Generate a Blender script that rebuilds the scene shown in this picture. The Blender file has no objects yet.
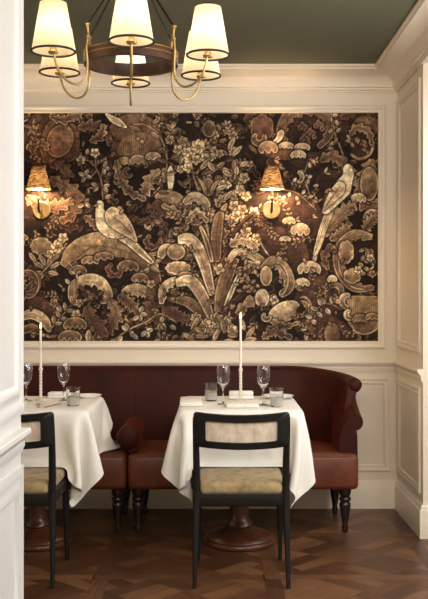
import bpy, bmesh, math, random
import numpy as np
from mathutils import Vector, Matrix
C = bpy.context.scene.collection
PI = math.pi
# ---------------------------------------------------------------------------
# The tapestry panel is drawn by code: leaves, scrolls and birds are polygons
# shaded one over the other on a fine grid that becomes the woven colours
# (a vertex colour per knot) of one flat mesh.
# ---------------------------------------------------------------------------
import numpy as np, math, random

class Loom:
    def __init__(s, x0, x1, y0, y1, S, ground):
        s.x0, s.y0, s.S = x0, y0, S
        s.w, s.h = int(round((x1-x0)*S)), int(round((y1-y0)*S))
        s.a = np.zeros((s.h, s.w, 3), np.float32); s.a[:] = ground
    def fill(s, pts, col, dark=None, gdir=None, gamt=0.6, rim=None, rimw=1.3, outline=(24,15,11), ow=0.9, hatch=None, alpha=1.0, soft=0.7):
        P = np.asarray(pts, np.float32)
        S = s.S
        q = (P - (s.x0, s.y0))*S
        pad = 3
        ax, ay = np.floor(q.min(0)).astype(int)-pad; bx, by = np.ceil(q.max(0)).astype(int)+pad
        ax, ay = max(ax,0), max(ay,0); bx, by = min(bx,s.w), min(by,s.h)
        if bx-ax < 1 or by-ay < 1: return
        X, Y = np.meshgrid(np.arange(ax,bx)+.5, np.arange(ay,by)+.5)
        X = X.astype(np.float32); Y = Y.astype(np.float32)
        d2 = np.full(X.shape, 1e9, np.float32); ins = np.zeros(X.shape, bool)
        n = len(q)
        for i in range(n):
            x1,y1 = q[i]; x2,y2 = q[(i+1)%n]
            ex, ey = x2-x1, y2-y1
            L = ex*ex+ey*ey+1e-9
            t = np.clip(((X-x1)*ex+(Y-y1)*ey)/L, 0, 1)
            d2 = np.minimum(d2, (X-x1-t*ex)**2+(Y-y1-t*ey)**2)
            if y1 != y2:
                c = ((Y >= min(y1,y2)) & (Y < max(y1,y2)) & (X < x1+(Y-y1)*ex/(y2-y1 if y2!=y1 else 1)))
                ins ^= c
        d = np.sqrt(d2)/S; d[~ins] *= -1
        col = np.asarray(col, np.float32)
        c = np.broadcast_to(col, X.shape+(3,)).copy()
        if dark is not None:
            if gdir is None: gdir = (0.4, 1)
            g = np.array(gdir, np.float32); g /= np.linalg.norm(g)+1e-9
            pr = (X*g[0]+Y*g[1]); qq = q@g
            t = np.clip((pr-qq.min())/(qq.max()-qq.min()+1e-6), 0, 1)
            t = (t*t*(3-2*t))*gamt
            c = c*(1-t[...,None]) + np.asarray(dark,np.float32)*t[...,None]
        if hatch is not None:
            ang, per, amp = hatch
            w = np.sin((X*math.cos(ang)+Y*math.sin(ang))/S*2*math.pi/per)
            c *= (1+amp*w)[...,None]
        if rim is not None:
            t = np.clip(1-(d-.5)/rimw, 0, 1)[...,None]
            c = c*(1-t)+np.asarray(rim,np.float32)*t
        A = np.clip(d/soft+.5, 0, 1)*alpha
        region = s.a[ay:by, ax:bx]
        if outline is not None and ow > 0:
            O = np.clip((d+ow)/soft+.5, 0, 1)*alpha*.75
            if ow > .8: O = np.maximum(O, np.clip(1+d/3.2, 0, 1)**1.6*alpha*.7)
            O = O[...,None]
            region[:] = region*(1-O)+np.asarray(outline,np.float32)*O
        region[:] = region*(1-A[...,None]) + c*A[...,None]

def cat(pts, n=8, closed=False):
    P = [np.array(p, float) for p in pts]
    if closed: P = [P[-1]]+P+[P[0],P[1]]
    else: P = [2*P[0]-P[1]]+P+[2*P[-1]-P[-2]]
    out = []
    for i in range(1, len(P)-2):
        for k in range(n):
            t = k/n
            out.append(.5*((2*P[i])+(-P[i-1]+P[i+1])*t+(2*P[i-1]-5*P[i]+4*P[i+1]-P[i+2])*t*t+(-P[i-1]+3*P[i]-3*P[i+1]+P[i+2])*t**3))
    if not closed: out.append(P[-2])
    return np.array(out)

def band(path, wf, lobes=0, depth=.35, side=0, n=8):
    """closed polygon around a smooth path; wf(t) half width; lobes scallop one (or both) edges"""
    c = cat(path, n); m = len(c)
    if lobes:
        k = max(m, lobes*13); idx = np.linspace(0, m-1, k); c = np.stack([np.interp(idx, np.arange(m), c[:,j]) for j in (0,1)],1); m = k
    t = np.linspace(0,1,m); T = np.gradient(c, axis=0); T /= np.linalg.norm(T,axis=1)[:,None]+1e-9
    N = np.stack([-T[:,1], T[:,0]],1)
    w = np.array([wf(x) for x in t])
    sc = np.ones(m)
    if lobes:
        f = (lobes*t)%1.0
        sc = (1-depth+depth*np.sin(math.pi*f**1.9)**.8)*(.93+.07*np.abs(np.sin(math.pi*lobes*3*t)))
        # lobes lean towards the tip of the leaf
        c = c+T*((np.sin(math.pi*f)*.22*w)[:,None])
    l = w*(sc if side in (0,1) else 1); r = w*(sc if side in (0,-1) else 1)
    return np.concatenate([c+N*l[:,None], (c-N*r[:,None])[::-1]]), c

def weave_tapestry(x0, x1, y0, y1, S):
    rnd = random.Random(11)
    G = (40,27,20); DK = (27,17,12); MAR = (72,44,34); BR = (104,71,53); TB = (130,99,69); TAN = (162,132,93); LT = (192,166,122); CR = (220,202,160)
    L = Loom(x0, x1, y0, y1, S, G)
    U = rnd.uniform
    def mixc(a,b,t): return tuple(a[i]*(1-t)+b[i]*t for i in range(3))
    def leaf(x, y, ln, wd, ang, col=LT, vein=True, bend=0.0, rim=None, dark=BR):
        c, s_ = math.cos(ang), math.sin(ang)
        path = [(x,y), (x+c*ln*.5-s_*bend*ln, y+s_*ln*.5+c*bend*ln), (x+c*ln, y+s_*ln)]
        p, mid = band(path, lambda t: wd*.5*math.sin(math.pi*min(1,t*.97+.03))**.8+.12, n=5)
        L.fill(p, col, dark=dark, gdir=(-s_,c), gamt=.55, rim=rim, rimw=.7, ow=.7)
        if vein and ln > 6:
            q,_ = band([path[0],path[1],path[2]], lambda t: .28*(1-t)+.1, n=4)
            L.fill(q, DK, outline=None, alpha=.6)
    def stem(pts, w=.6, col=TAN):
        p,_ = band(pts, lambda t: w, n=6); L.fill(p, col, ow=.5)
    def flower(x, y, r, col=CR, n=5, a0=0.3):
        for k in range(n):
            a = a0+k*2*math.pi/n
            leaf(x, y, r, r*.85, a, col, vein=False, dark=TAN)
        t = np.linspace(0,2*math.pi,9)[:-1]
        L.fill(np.stack([x+np.cos(t)*r*.28, y+np.sin(t)*r*.28],1), TB, ow=.3)
    def disc(x, y, rx, ry, col, dark=None, gdir=(0,1), lob=0, dep=.12, rim=None, rimw=1.3, hatch=None, gamt=.7, rot=0, ow=.9):
        k = 44 if not lob else lob*6
        t = np.linspace(0,2*math.pi,k,endpoint=False)
        r = np.ones(k) if not lob else 1-dep+dep*np.abs(np.sin(lob*t/2))**.6
        px, py = rx*r*np.cos(t), ry*r*np.sin(t)
        c,s_ = math.cos(rot), math.sin(rot)
        L.fill(np.stack([x+px*c-py*s_, y+px*s_+py*c],1), col, dark=dark, gdir=gdir, gamt=gamt, rim=rim, rimw=rimw, hatch=hatch, ow=ow)
    def acanthus(path, w, col=TAN, dark=MAR, rim=LT, lobes=6, side=0, taper=.6, depth=.5, hatch=True, gdir=None, gamt=.88):
        if rim is not None: rim = mixc(rim,col,.35)
        p, c = band(path, lambda t: w*(math.sin(math.pi*(t*.86+.1))**taper)+.3, lobes=lobes, depth=depth, side=side)
        if gdir is None:
            d = c[-1]-c[0]; gdir = (-d[1]*.5, abs(d[0])*.6+abs(d[1])*.3+.1)
        L.fill(p, col, dark=dark, gdir=gdir, gamt=gamt, rim=rim, rimw=.85, hatch=(U(0,3.1), U(1.6,2.4), .07) if hatch else None)
        m = len(c); T = np.gradient(c,axis=0); T /= np.linalg.norm(T,axis=1)[:,None]+1e-9; N = np.stack([-T[:,1],T[:,0]],1)
        q,_ = band([c[0], c[m//3], c[2*m//3], c[-1]], lambda t: .5*(1-t)+.12, n=6); L.fill(q, dark, outline=None, alpha=.7)
        for k in range(lobes):
            i = min(m-1, int((k+.5)/lobes*m)); t = i/m; ww = w*math.sin(math.pi*(t*.86+.1))**taper*.75
            for sg in ((1,-1) if side==0 else (side,)):
                j = max(0, i-int(m*.06)); e = c[i]+N[i]*sg*ww
                q,_ = band([c[j], (c[j]+e)/2+T[i]*.4, e], lambda t: .33*(1-t)+.1, n=3); L.fill(q, mixc(dark,DK,.3), outline=None, alpha=.6)
            if w > 4:
                for sg in ((1,-1) if side==0 else (side,)):
                    i2 = min(m-1, int(k/lobes*m)); e0 = c[i2]+N[i2]*sg*w*.95; e1 = c[i2]+N[i2]*sg*w*.35
                    if k: q,_ = band([e0, (e0+e1)/2+T[i2]*.5, e1], lambda t: .75*(1-t)+.08, n=3); L.fill(q, DK, outline=None, alpha=.8)
                    e2 = c[i]+N[i]*sg*ww*.9; q,_ = band([c[j]+N[j]*sg*ww*.25+T[j], (c[j]+e2)/2+T[i]*1.0, e2+T[i]*.6], lambda t: .3*(1-t)+.1, n=3); L.fill(q, rim if rim is not None else LT, outline=None, alpha=.65)
    def scroll(x, y, r0, r1, a0, a1, w, **k):
        n = 7; pts = []
        for i in range(n):
            f = i/(n-1); a = a0+(a1-a0)*f; r = r0+(r1-r0)*f
            pts.append((x+r*math.cos(a), y+r*math.sin(a)))
        acanthus(pts, w, **k)
    def rimline(x, y, rx, ry, a0, a1, w=.8, col=TAN):
        pts = [(x+rx*math.cos(a), y+ry*math.sin(a)) for a in np.linspace(a0,a1,9)]
        stem(pts, w, col)
    def sprig(x, y, ang, ln, n=5, size=5, col=LT, bend=.15, fl=False):
        c, s_ = math.cos(ang), math.sin(ang)
        pts = [(x,y), (x+c*ln*.5-s_*bend*ln, y+s_*ln*.5+c*bend*ln), (x+c*ln,y+s_*ln)]
        stem(pts, .45, TB)
        cc = cat(pts, 8)
        for k in range(n):
            f = (k+1)/n; i = min(len(cc)-1, int(f*(len(cc)-1))); px, py = cc[i]
            for sg in (1,-1):
                leaf(px, py, size*U(.8,1.15), size*U(.36,.5), ang+sg*U(.6,1.1), mixc(col, TAN, U(0,.5)), vein=size>5)
        if fl: flower(cc[-1][0], cc[-1][1], size*.8, CR)
        else: leaf(cc[-1][0], cc[-1][1], size, size*.45, ang, col)
    def caps(x, y, rx, ry, lob, col=LT, dark=BR, up=True):
        """a scalloped leaf tip: domed above, lobed below"""
        top = [(x+rx*math.cos(a), y-ry*math.sin(a)) for a in np.linspace(math.pi, 0, 14)]
        bot = []
        for k in range(lob):
            f = 1-2*(k+.5)/lob; f0 = 1-2*k/lob
            bot += [(x+rx*f0, y+(.05 if k else 0)*ry), (x+rx*(f+.5/lob), y+ry*.42*U(.7,1.2)), (x+rx*(f-.4/lob), y+ry*.38*U(.6,1.2))]
        pts = top+bot
        if not up: pts = [(px, 2*y-py) for px,py in pts]
        L.fill(pts, col, dark=dark, gdir=(.2,1 if up else -1), gamt=.75, rim=mixc(col,CR,.5), rimw=.9, hatch=(0, 1.8, .06))
    # ---- layer 1: dim undergrowth everywhere
    for _ in range(520):
        x, y = U(x0-4,x1+4), U(y0-4,y1+4); k = U(0,1)
        if k < .5: leaf(x, y, U(7,14), U(3,6), U(0,6.28), mixc(MAR,BR,U(0,.9)), dark=DK)
        elif k < .8: acanthus([(x,y),(x+U(-9,9),y+U(-9,9)),(x+U(-14,14),y+U(-14,14))], U(3,5.5), col=mixc(MAR,TB,U(0,.7)), dark=DK, rim=mixc(BR,TAN,U(0,.6)), lobes=4)
        else: disc(x, y, U(4,9), U(4,9), mixc(MAR,BR,U(0,1)), dark=DK, lob=rnd.choice([0,5,7]), rim=BR)
    # brown drifts
    for (x,y,rx,ry) in ((40,135,16,30),(60,150,20,24),(45,205,26,20),(280,250,30,22),(300,215,26,20),(318,300,22,26),(350,125,22,16),(50,320,30,14),(300,150,26,16),(330,330,40,14)):
        disc(x,y,rx,ry, mixc(MAR,BR,.55), dark=DK, gdir=(U(-1,1),1), gamt=.6, rot=U(0,1), hatch=(1.57,2.2,.08), ow=0)
    # fine light foliage and tendrils over the dark ground
    for _ in range(170):
        x, y = U(x0,x1), U(y0,y1); a = U(0,6.28); col = mixc(TB,LT,U(0,.9))
        c_, s_ = math.cos(a), math.sin(a); ln = U(8,20)
        pts = [(x,y),(x+c_*ln*.5-s_*ln*.2,y+s_*ln*.5+c_*ln*.2),(x+c_*ln,y+s_*ln)]
        stem(pts,.35,col); cc = cat(pts,6)
        for k in range(2, len(cc), 3):
            for sg in (1,-1): leaf(cc[k][0],cc[k][1],U(3,5.5),U(1.5,2.4),a+sg*U(.5,1.2),col,vein=False)
        if rnd.random() < .3: scroll(x,y,U(3,5),1.2,a,a+4.5,1.3,col=col,rim=None,lobes=0)
    # ---- left side
    acanthus([(47,163),(48,140),(58,128),(72,138),(66,158),(50,166)], 10, col=BR, dark=MAR, rim=TB, lobes=5, depth=.25)
    disc(60,141,13,17, TB, dark=MAR, gdir=(-.6,1), rim=TAN, rimw=1, hatch=(1.2,2,.08), rot=.4)
    scroll(42,150,10,4,2.6,6.5,5, col=BR, rim=TAN, lobes=5)
    acanthus([(52,118),(64,120),(76,116),(84,124)], 6, col=TB, lobes=5)
    acanthus([(78,128),(92,126),(104,132),(112,146)], 8, col=BR, rim=TAN, lobes=6)
    acanthus([(90,142),(100,136),(104,124)], 6, col=TB, lobes=4)
    acanthus([(56,162),(66,172),(62,184),(70,196)], 9, col=BR, rim=TB, lobes=7)
    acanthus([(50,178),(64,186),(76,196),(72,214),(60,222)], 9, col=TB, dark=MAR, rim=TAN, lobes=7)
    acanthus([(26,196),(40,206),(58,206),(74,200)], 9, col=TB, rim=TAN, lobes=6)
    for a in (0,1.2,2.4,3.9,5): leaf(33,128,U(7,11),3,a+1,TAN)
    sprig(28,150,-1.2,22,4,6,TAN)
    # flower branch
    stem([(103,200),(101,180),(93,164),(83,159)], .6, TAN); stem([(101,178),(103,165),(104,158)], .5, TAN); stem([(97,170),(92,176)], .5); stem([(96,168),(95,155)], .5)
    flower(95,153,5.2,CR); flower(81,160,5,CR,a0=.9); leaf(87,155,6.5,3.4,-1.4,CR); 
    for (x,y,a) in ((85,176,.3),(85,176,2.0),(85,176,3.6),(85,176,5.2),(104,168,.2),(104,168,1.6),(104,168,-1.2),(98,186,3.5),(98,186,2.2),(103,187,-.3),(103,187,.8),(84,204,.5),(84,204,2.6),(84,204,-.8),(90,208,-2.2),(107,176,-.5),(105,199,-.6)):
        leaf(x,y,7.5,3.8,a,mixc(CR,LT,U(0,.8)))
    # left bottom sprays
    disc(41,246,11,9, TAN, dark=BR, gdir=(.3,1), lob=9, rim=LT, rimw=1)
    for (x,y,a,l) in ((44,268,-2.6,13),(46,266,-2.1,14),(48,266,-1.3,13),(42,272,2.9,13),(44,274,2.4,12),(48,272,.2,11),(50,268,-.5,13),(36,262,-2.2,12),(34,276,-2.6,12),(33,286,-1.9,12),(52,262,-.9,16),(60,254,-.6,15),(62,258,-.2,12),(56,250,-1.4,12)):
        leaf(x,y,l,4.2,a,mixc(LT,TAN,U(0,.7)),rim=LT)
    stem([(24,300),(36,280),(52,262),(66,246)], .7, TAN)
    flower(57,247,7,LT,6); flower(50,254,5,LT,5); flower(63,238,5.5,LT,5)
    scroll(28,284,11,9,-2.0,1.8,3, col=BR, rim=TAN, lobes=0, taper=.3); rimline(28,284,11,14,-1.9,1.7,.8,TAN)
    acanthus([(20,318),(32,314),(44,320),(50,332)], 5, col=LT, dark=BR, rim=CR, lobes=0); acanthus([(20,332),(32,328),(42,334)], 4, col=TB, rim=LT, lobes=0)
    # big arch under the bird, and the scroll below
    acanthus([(66,268),(76,254),(96,246),(118,248),(138,258),(150,274),(156,288)], 14, col=TAN, dark=MAR, rim=LT, lobes=9, side=1, depth=.55, gdir=(.1,1), gamt=.9)
    disc(104,270,30,15, (58,38,29), dark=DK, lob=11, dep=.3, rim=None)
    for (x,y,rx,ry,l) in ((90,262,9,6,3),(104,258,10,6,3),(128,268,11,8,4),(140,280,9,7,3),(78,272,9,7,3)): caps(x,y,rx,ry,l, TB, MAR)
    scroll(114,268,9,4,.2,4.4,4, col=BR, rim=TAN, lobes=4)
    acanthus([(72,300),(75,287),(88,281),(100,284),(107,296),(100,302)], 7, col=LT, dark=BR, rim=CR, lobes=6, side=1, depth=.6)
    disc(90,296,13,9,(50,33,25),lob=8,dep=.3)
    for k in range(8): leaf(90+U(-9,9),294+U(-4,5),7,3,U(0,6.28),mixc(BR,TAN,U(0,1)))
    acanthus([(110,300),(116,312),(110,326),(102,338)], 10, col=TB, dark=MAR, rim=TAN, lobes=6)
    acanthus([(86,306),(92,320),(100,330),(96,342)], 11, col=BR, dark=MAR, rim=TAN, lobes=5)
    stem([(68,262),(76,272),(76,282)], .5, LT); 
    for a in (-.5,-2.6,1.3): leaf(76,274,6,2.6,a,CR)
    stem([(48,332),(60,318),(72,304),(78,294)], .6, TAN)
    for (x,y) in ((54,324),(60,318),(66,311),(72,304)):
        for sg in (1,-1): leaf(x,y,9,4,-.85+sg*U(.7,1.2),mixc(LT,CR,U(0,.5)))
    leaf(62,312,11,5,-2.2,LT); leaf(70,284,7,3.5,-2.3,CR); flower(54,303,5,TAN); flower(79,303,4.5,TAN); flower(76,314,5,LT)
    caps(75,326,12,9,5,TB,MAR); caps(70,338,12,8,4,TB,MAR); leaf(88,342,13,6,-1.5,LT); leaf(95,332,8,4,-2.2,TB)
    # mid bottom (x 115-190)
    acanthus([(122,300),(130,292),(142,292),(150,300)], 7, col=LT, dark=BR, rim=CR, lobes=5, side=1, depth=.5)
    acanthus([(118,296),(128,302),(140,314)], 8, col=TB, lobes=5)
    acanthus([(150,288),(156,300),(150,312),(160,322)], 11, col=BR, dark=MAR, rim=TB, lobes=7)
    acanthus([(160,292),(166,306),(178,316),(190,318)], 9, col=BR, dark=MAR, rim=TB, lobes=7)
    stem([(112,342),(128,330),(146,322),(160,314),(176,322)], .7, TAN)
    for (x,y,a) in ((128,330,-1.9),(128,330,-2.6),(131,331,1.2),(140,313,-1.2),(140,314,.1),(140,314,1.5),(139,316,2.6),(146,331,-.2),(146,331,1.2),(146,331,2.3),(161,323,-1.3),(161,323,.9),(161,323,2.0),(170,325,.7),(133,334,.9),(122,336,2.2)):
        leaf(x,y,7.5,4.4,a,mixc(CR,LT,U(0,.5)))
    flower(151,284,4.5,LT)
    # big disc leaf
    disc(139,162,29,38, (96,66,49), dark=DK, gdir=(.1,1), gamt=.8, hatch=(0,2.1,.10), rim=BR, rimw=1.5, rot=-.15)
    acanthus([(112,134),(126,128),(144,128),(160,140)], 13, col=TB, dark=BR, rim=None, lobes=0)
    disc(140,150,22,17, TB, dark=BR, gdir=(0,1), gamt=.35, hatch=(0,2.0,.12), ow=0)
    for (x,y,rx,ry,l) in ((124,163,8,6,3),(138,162,9,7,3),(153,158,8,6,3)): caps(x,y,rx,ry,l,TAN,BR)
    disc(141,178,18,13,(38,25,18),lob=7,dep=.3,rim=None,ow=0)
    acanthus([(160,170),(150,180),(146,190),(140,198)], 8, col=TAN, dark=BR, rim=LT, lobes=5)
    acanthus([(116,160),(120,178),(130,192),(146,200)], 6, col=TAN, dark=MAR, rim=LT, lobes=6)
    scroll(158,175,8,5,-1,2,4,col=TAN,lobes=3)
    rimline(138,162,29,38,-1.75,1.0,.8,TAN); leaf(136,139,4,3,0,LT); leaf(140,141,5,4,.5,LT)
    scroll(128,172,5,2.5,.5,5.5,2,col=BR,rim=TAN,lobes=0)
    # small bird above the disc
    L.fill(cat([(105,113),(113,116),(121,120),(127,128),(118,126),(110,121)],4,True), LT, dark=TB, rim=CR, hatch=(2.2,1.7,.1))
    stem([(122,126),(123,130)],.4); leaf(128,126,16,3.5,.35,TAN)
    for (x,y,a,l) in ((140,122,-.9,10),(146,120,-2,9),(152,124,-.6,12),(158,118,.2,10),(166,124,.8,12),(164,132,.5,13),(172,136,-1.0,10),(150,132,.6,12),(176,122,2.3,9)): leaf(x,y,l,4.2,a,mixc(TAN,LT,U(0,.8)))
    # hanging white bird, dark niche
    disc(181,184,9,14,DK,ow=0); rimline(181,184,9,14,-.8,2.2,.8,TB)
    L.fill(cat([(170,166),(173,170),(174,180),(172,190),(170,196),(168,186),(167,174)],4,True), CR, dark=TAN, gdir=(1,.3), rim=CR, hatch=(1.5,1.6,.08))
    # curl leaf below and circle scroll
    acanthus([(156,200),(164,198),(176,202),(182,212),(174,216)], 8.5, col=TAN, dark=BR, rim=LT, lobes=6, side=1)
    acanthus([(180,206),(190,204),(198,210)], 6, col=LT, lobes=4)
    disc(150,236,18,19,(46,30,22),dark=DK); rimline(150,236,17,18,-2.4,2.9,1.5,TB); rimline(150,236,19,20,-2.2,2.9,.5,TAN)
    acanthus([(140,224),(152,220),(164,228),(164,244)], 6, col=BR, rim=TB, lobes=6); scroll(152,240,9,4,-.4,4.5,4,col=BR,rim=TAN,lobes=4)
    acanthus([(146,212),(156,206),(158,220),(164,226)], 7, col=BR, rim=TB, lobes=5)
    # ---- the left bird
    acanthus([(84,216),(92,222),(98,230)],5,col=TB,lobes=3)
    L.fill(cat([(112,222),(124,229),(137,243),(150,257),(157,266),(152,265),(140,256),(127,245),(114,236)],5,True), CR, dark=TAN, gdir=(1,1), gamt=.35, rim=CR, hatch=(2.3,1.5,.08), ow=1.2)
    for k in range(5):
        o = k*2.0-3
        q,_ = band([(116-o*.35,229+o*.5),(130-o*.3,241+o*.55),(142-o*.2,253+o*.35),(152-o*.05,262+o*.15)], lambda t: .34, n=5); L.fill(q, BR, outline=None, alpha=.8)
    L.fill(cat([(96.5,203.5),(99.5,200.5),(103.5,203),(104,210),(110,213),(122,221),(128,231),(124,237),(114,238.5),(104,235),(97,227),(95.5,215)],5,True), CR, dark=TAN, gdir=(1,1), gamt=.7, rim=CR, rimw=.8, hatch=(2.3,1.8,.12))
    L.fill([(96.6,203.8),(93,206.4),(97,206.6)], TAN); L.fill([(98.6,203.6),(99.8,203.2),(99.7,204.5)], DK, outline=None)
    L.fill(cat([(105,214),(112,207),(121,211),(129,220),(134,230),(137,242),(128,237),(117,231),(108,224)],5,True), LT, dark=BR, gdir=(1,1), gamt=.5, rim=CR, rimw=.6, hatch=(.7,1.9,.16))
    for k in range(5):
        p,_ = band([(112+k*2,216+k*1.6),(120+k*2,222+k*1.8),(128+k*1.4,231+k*1.6)], lambda t: .35, n=4); L.fill(p, BR, outline=None, alpha=.75)
    stem([(108,236),(106,244),(104,247)],.5,LT); stem([(116,238),(116,246)],.5,LT); stem([(104,247),(101,249)],.4,LT); stem([(116,246),(113,248)],.4,LT)
    for (x,y,a) in ((155,262,-.3),(155,262,1.2),(154,264,2.2)): leaf(x,y,8,3.6,a,LT)
    # ---- central bush
    for _ in range(150):
        x = rnd.gauss(205,28); y = U(112,285)
        if 150 < x < 262: leaf(x,y,U(7,13),U(3,5),U(0,6.28),mixc(TB,LT,U(0,.8)),dark=MAR)
    for _ in range(46):
        x = rnd.gauss(206,26); y = U(116,280); s_ = U(.8,1.2)
        k = rnd.random()
        if not 165 < x < 258: continue
        if k < .4: acanthus([(x,y),(x+U(-6,6),y-6),(x+U(-12,12),y-12*s_)], U(3.5,5.5), col=TAN, dark=MAR, rim=LT, lobes=4)
        elif k < .7: flower(x,y,U(4,6),mixc(LT,TAN,U(0,.6)),rnd.choice([5,6]))
        else: sprig(x,y,U(-2.6,-.5),U(12,20),4,6,mixc(LT,TAN,U(0,.5)))
    disc(209,129,6.5,8.5,TB,dark=DK,rim=TAN,gdir=(-.5,1)); flower(198,147,8,LT,7); flower(190,158,7,LT,6); flower(183,142,6,TAN,6)
    for (x,y) in ((187,152),(196,160),(205,158),(178,150),(188,168)): flower(x,y,5.5,mixc(LT,CR,U(0,.4)),5)
    disc(208,187,6,9,TB,dark=MAR,rim=TAN,hatch=(0,1.6,.1)); leaf(206,196,20,4,-2.0,LT,bend=.1); leaf(211,196,19,4,-1.1,LT,bend=-.1)
    stem([(190,160),(194,178),(200,196),(206,222),(211,250)],.9,TAN)
    for (x,y,a,l) in ((200,170,-.9,14),(215,172,-2.2,13),(222,170,.6,12),(228,150,-1.1,15),(232,156,-.8,14),(224,200,-.8,13),(228,208,-.6,12),(220,214,-1.0,13),(232,196,-.9,14),(238,186,-1.0,12),(216,190,-.4,12),(236,176,-1.5,10),(240,166,-.5,9)): leaf(x,y,l,4.6,a,mixc(LT,TAN,U(0,.6)),rim=LT)
    for (x,y) in ((244,178),(240,190),(246,196),(234,206),(242,210),(236,216),(246,220),(254,212)): flower(x,y,U(5,6.5),mixc(LT,CR,U(0,.5)),5)
    acanthus([(184,204),(194,198),(204,204),(206,216)],6,col=LT,dark=BR,rim=CR,lobes=5,side=1)
    disc(196,218,9,8,TAN,dark=MAR,rim=LT,lob=8); acanthus([(186,224),(196,212),(208,222)],5,col=LT,lobes=5)
    acanthus([(160,258),(164,250),(172,250),(174,258)],5,col=LT,dark=BR,rim=CR,lobes=0); flower(178,232,6,LT,5); flower(183,243,5.5,LT,6)
    disc(178,268,13,7,TAN,dark=BR,lob=9,rim=LT); disc(176,252,9,8,TAN,dark=BR,rim=LT); leaf(150,266,12,4,.6,LT)
    disc(170,292,13,13,(48,32,24)); rimline(172,293,13,12,-3.0,-.4,2,TAN); acanthus([(162,304),(164,290),(174,282),(186,284)],5,col=LT,dark=BR,rim=CR,lobes=5,side=1)
    for _ in range(12): leaf(172+U(-9,9),294+U(-7,9),7,3,U(0,6.28),mixc(TB,LT,U(0,1)))
    acanthus([(176,300),(188,302),(200,312),(206,322)],5,col=TB,rim=LT,lobes=0)
    # straps
    def strap(pts, w, col, dark, rim):
        p,c = band(pts, lambda t: w*(math.sin(math.pi*(.12+.8*t))**.5), n=10); L.fill(p,col,dark=dark,gdir=(1,.3),gamt=.75,rim=rim,rimw=.9,ow=1.2)
        q,_ = band([c[2],c[len(c)//2],c[-3]], lambda t:.5, n=8); L.fill(q,dark,outline=None,alpha=.65)
    acanthus([(186,286),(182,276),(196,280),(206,296),(211,316)],4,col=TB,dark=MAR,rim=TAN,lobes=0)
    strap([(217,262),(216,242),(218,222),(221,212)],5.5,TB,MAR,TAN); strap([(221,266),(231,246),(240,228),(254,214)],3.2,MAR,DK,BR)
    strap([(178,240),(190,240),(202,258),(212,294)],6.2,LT,BR,CR); strap([(212,262),(206,240),(200,226)],2.5,TAN,MAR,LT)
    strap([(176,283),(190,281),(202,296),(211,318)],6,LT,BR,CR)
    strap([(218,312),(222,290),(229,270),(236,258)],6.5,TB,MAR,TAN); strap([(224,310),(232,290),(240,272)],2.4,LT,BR,CR)
    strap([(222,318),(238,302),(254,292),(274,288)],6,MAR,DK,BR)
    acanthus([(228,262),(236,252),(250,254),(262,262),(258,266),(244,261)],4,col=LT,dark=BR,rim=CR,lobes=0); acanthus([(230,246),(240,240),(252,244),(256,252)],8,col=LT,dark=BR,rim=CR,lobes=6)
    flower(219,269,6,LT,4); flower(246,232,6,LT,6); flower(256,238,5,LT,5)
    for _ in range(26): leaf(U(236,262),U(262,292),U(4,7),3,U(0,6.28),mixc(TAN,LT,U(0,1)))
    acanthus([(236,314),(250,302),(266,300),(278,306)],7,col=TAN,dark=BR,rim=LT,lobes=5)
    for (x,y,r) in ((216,320,8),(206,324,6),(226,322,6),(214,330,7),(196,318,6),(232,330,6)): flower(x,y,r,mixc(LT,TAN,U(0,.4)),7)
    for k in range(22):
        a = -math.pi*.5+U(-1.7,1.7); leaf(214+U(-26,34),338+U(-8,4),U(10,17),5,a,mixc(LT,TB,U(0,1)))
    # ---- right of the bush
    disc(262,128,12,14,BR,dark=MAR,rim=TB,lob=6); scroll(258,138,7,3,-.5,4.5,3,col=TB,rim=LT,lobes=0)
    disc(309,132,23,20,(70,46,34),dark=DK,gdir=(.2,1)); 
    acanthus([(286,150),(282,132),(290,116),(308,110),(324,116),(328,134),(318,148)],7,col=TB,dark=MAR,rim=TAN,lobes=9,side=1)
    for (x,y) in ((298,130),(306,136),(300,142),(314,128)): acanthus([(x,y),(x+5,y-4),(x+9,y+3)],4,col=BR,rim=TAN,lobes=4)
    L.fill(cat([(271,143),(276,138),(278,132),(282,130),(284,134),(281,140),(276,144)],4,True), LT, dark=TB, rim=CR); leaf(272,142,8,3,2.6,LT)
    disc(284,152,20,8,TB,dark=MAR,gdir=(0,1),hatch=(1.57,2,.08)); caps(286,147,8,5,4,LT,BR); caps(302,148,8,5,4,LT,BR); caps(298,156,8,6,4,LT,BR); caps(268,150,10,9,3,TAN,BR)
    stem([(331,113),(332,126),(338,142),(344,158)],.6,TAN)
    for k in range(9): leaf(333+U(-3,5),116+k*4.2,6.5,3.2,U(-1,4),mixc(LT,CR,U(0,.6)))
    acanthus([(340,118),(352,114),(364,118),(374,126)],7,col=BR,rim=TB,lobes=5); disc(366,126,14,11,TB,dark=MAR,rim=BR,hatch=(0,2,.07))
    disc(360,143,12,15,(56,37,28)); rimline(360,144,13,15,-2.6,2.4,1.4,TAN); acanthus([(350,136),(356,128),(368,132),(372,146)],5,col=TB,rim=LT,lobes=6)
    for _ in range(9): leaf(360+U(-7,7),146+U(-7,7),6,3,U(0,6.28),mixc(TB,LT,U(0,.8)))
    acanthus([(320,162),(330,156),(342,162),(346,170)],7,col=TB,dark=MAR,rim=TAN,lobes=4); leaf(352,186,13,5,-1.3,CR); leaf(355,184,9,4,-.2,LT)
    disc(330,182,14,12,MAR,dark=DK,gdir=(0,1),ow=0)
    # berry twigs left of the parrot
    stem([(316,212),(308,190),(304,176),(308,162)],.5,TAN); stem([(316,210),(298,194),(284,190)],.5,TAN)
    for (x,y) in ((304,176),(310,168),(308,184),(300,170),(312,176),(305,190),(311,160),(313,196),(290,192),(296,196),(285,196),(300,201),(313,186),(296,178)): leaf(x,y,5.5,3.2,U(0,6.28),mixc(LT,CR,U(0,.6)))
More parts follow.
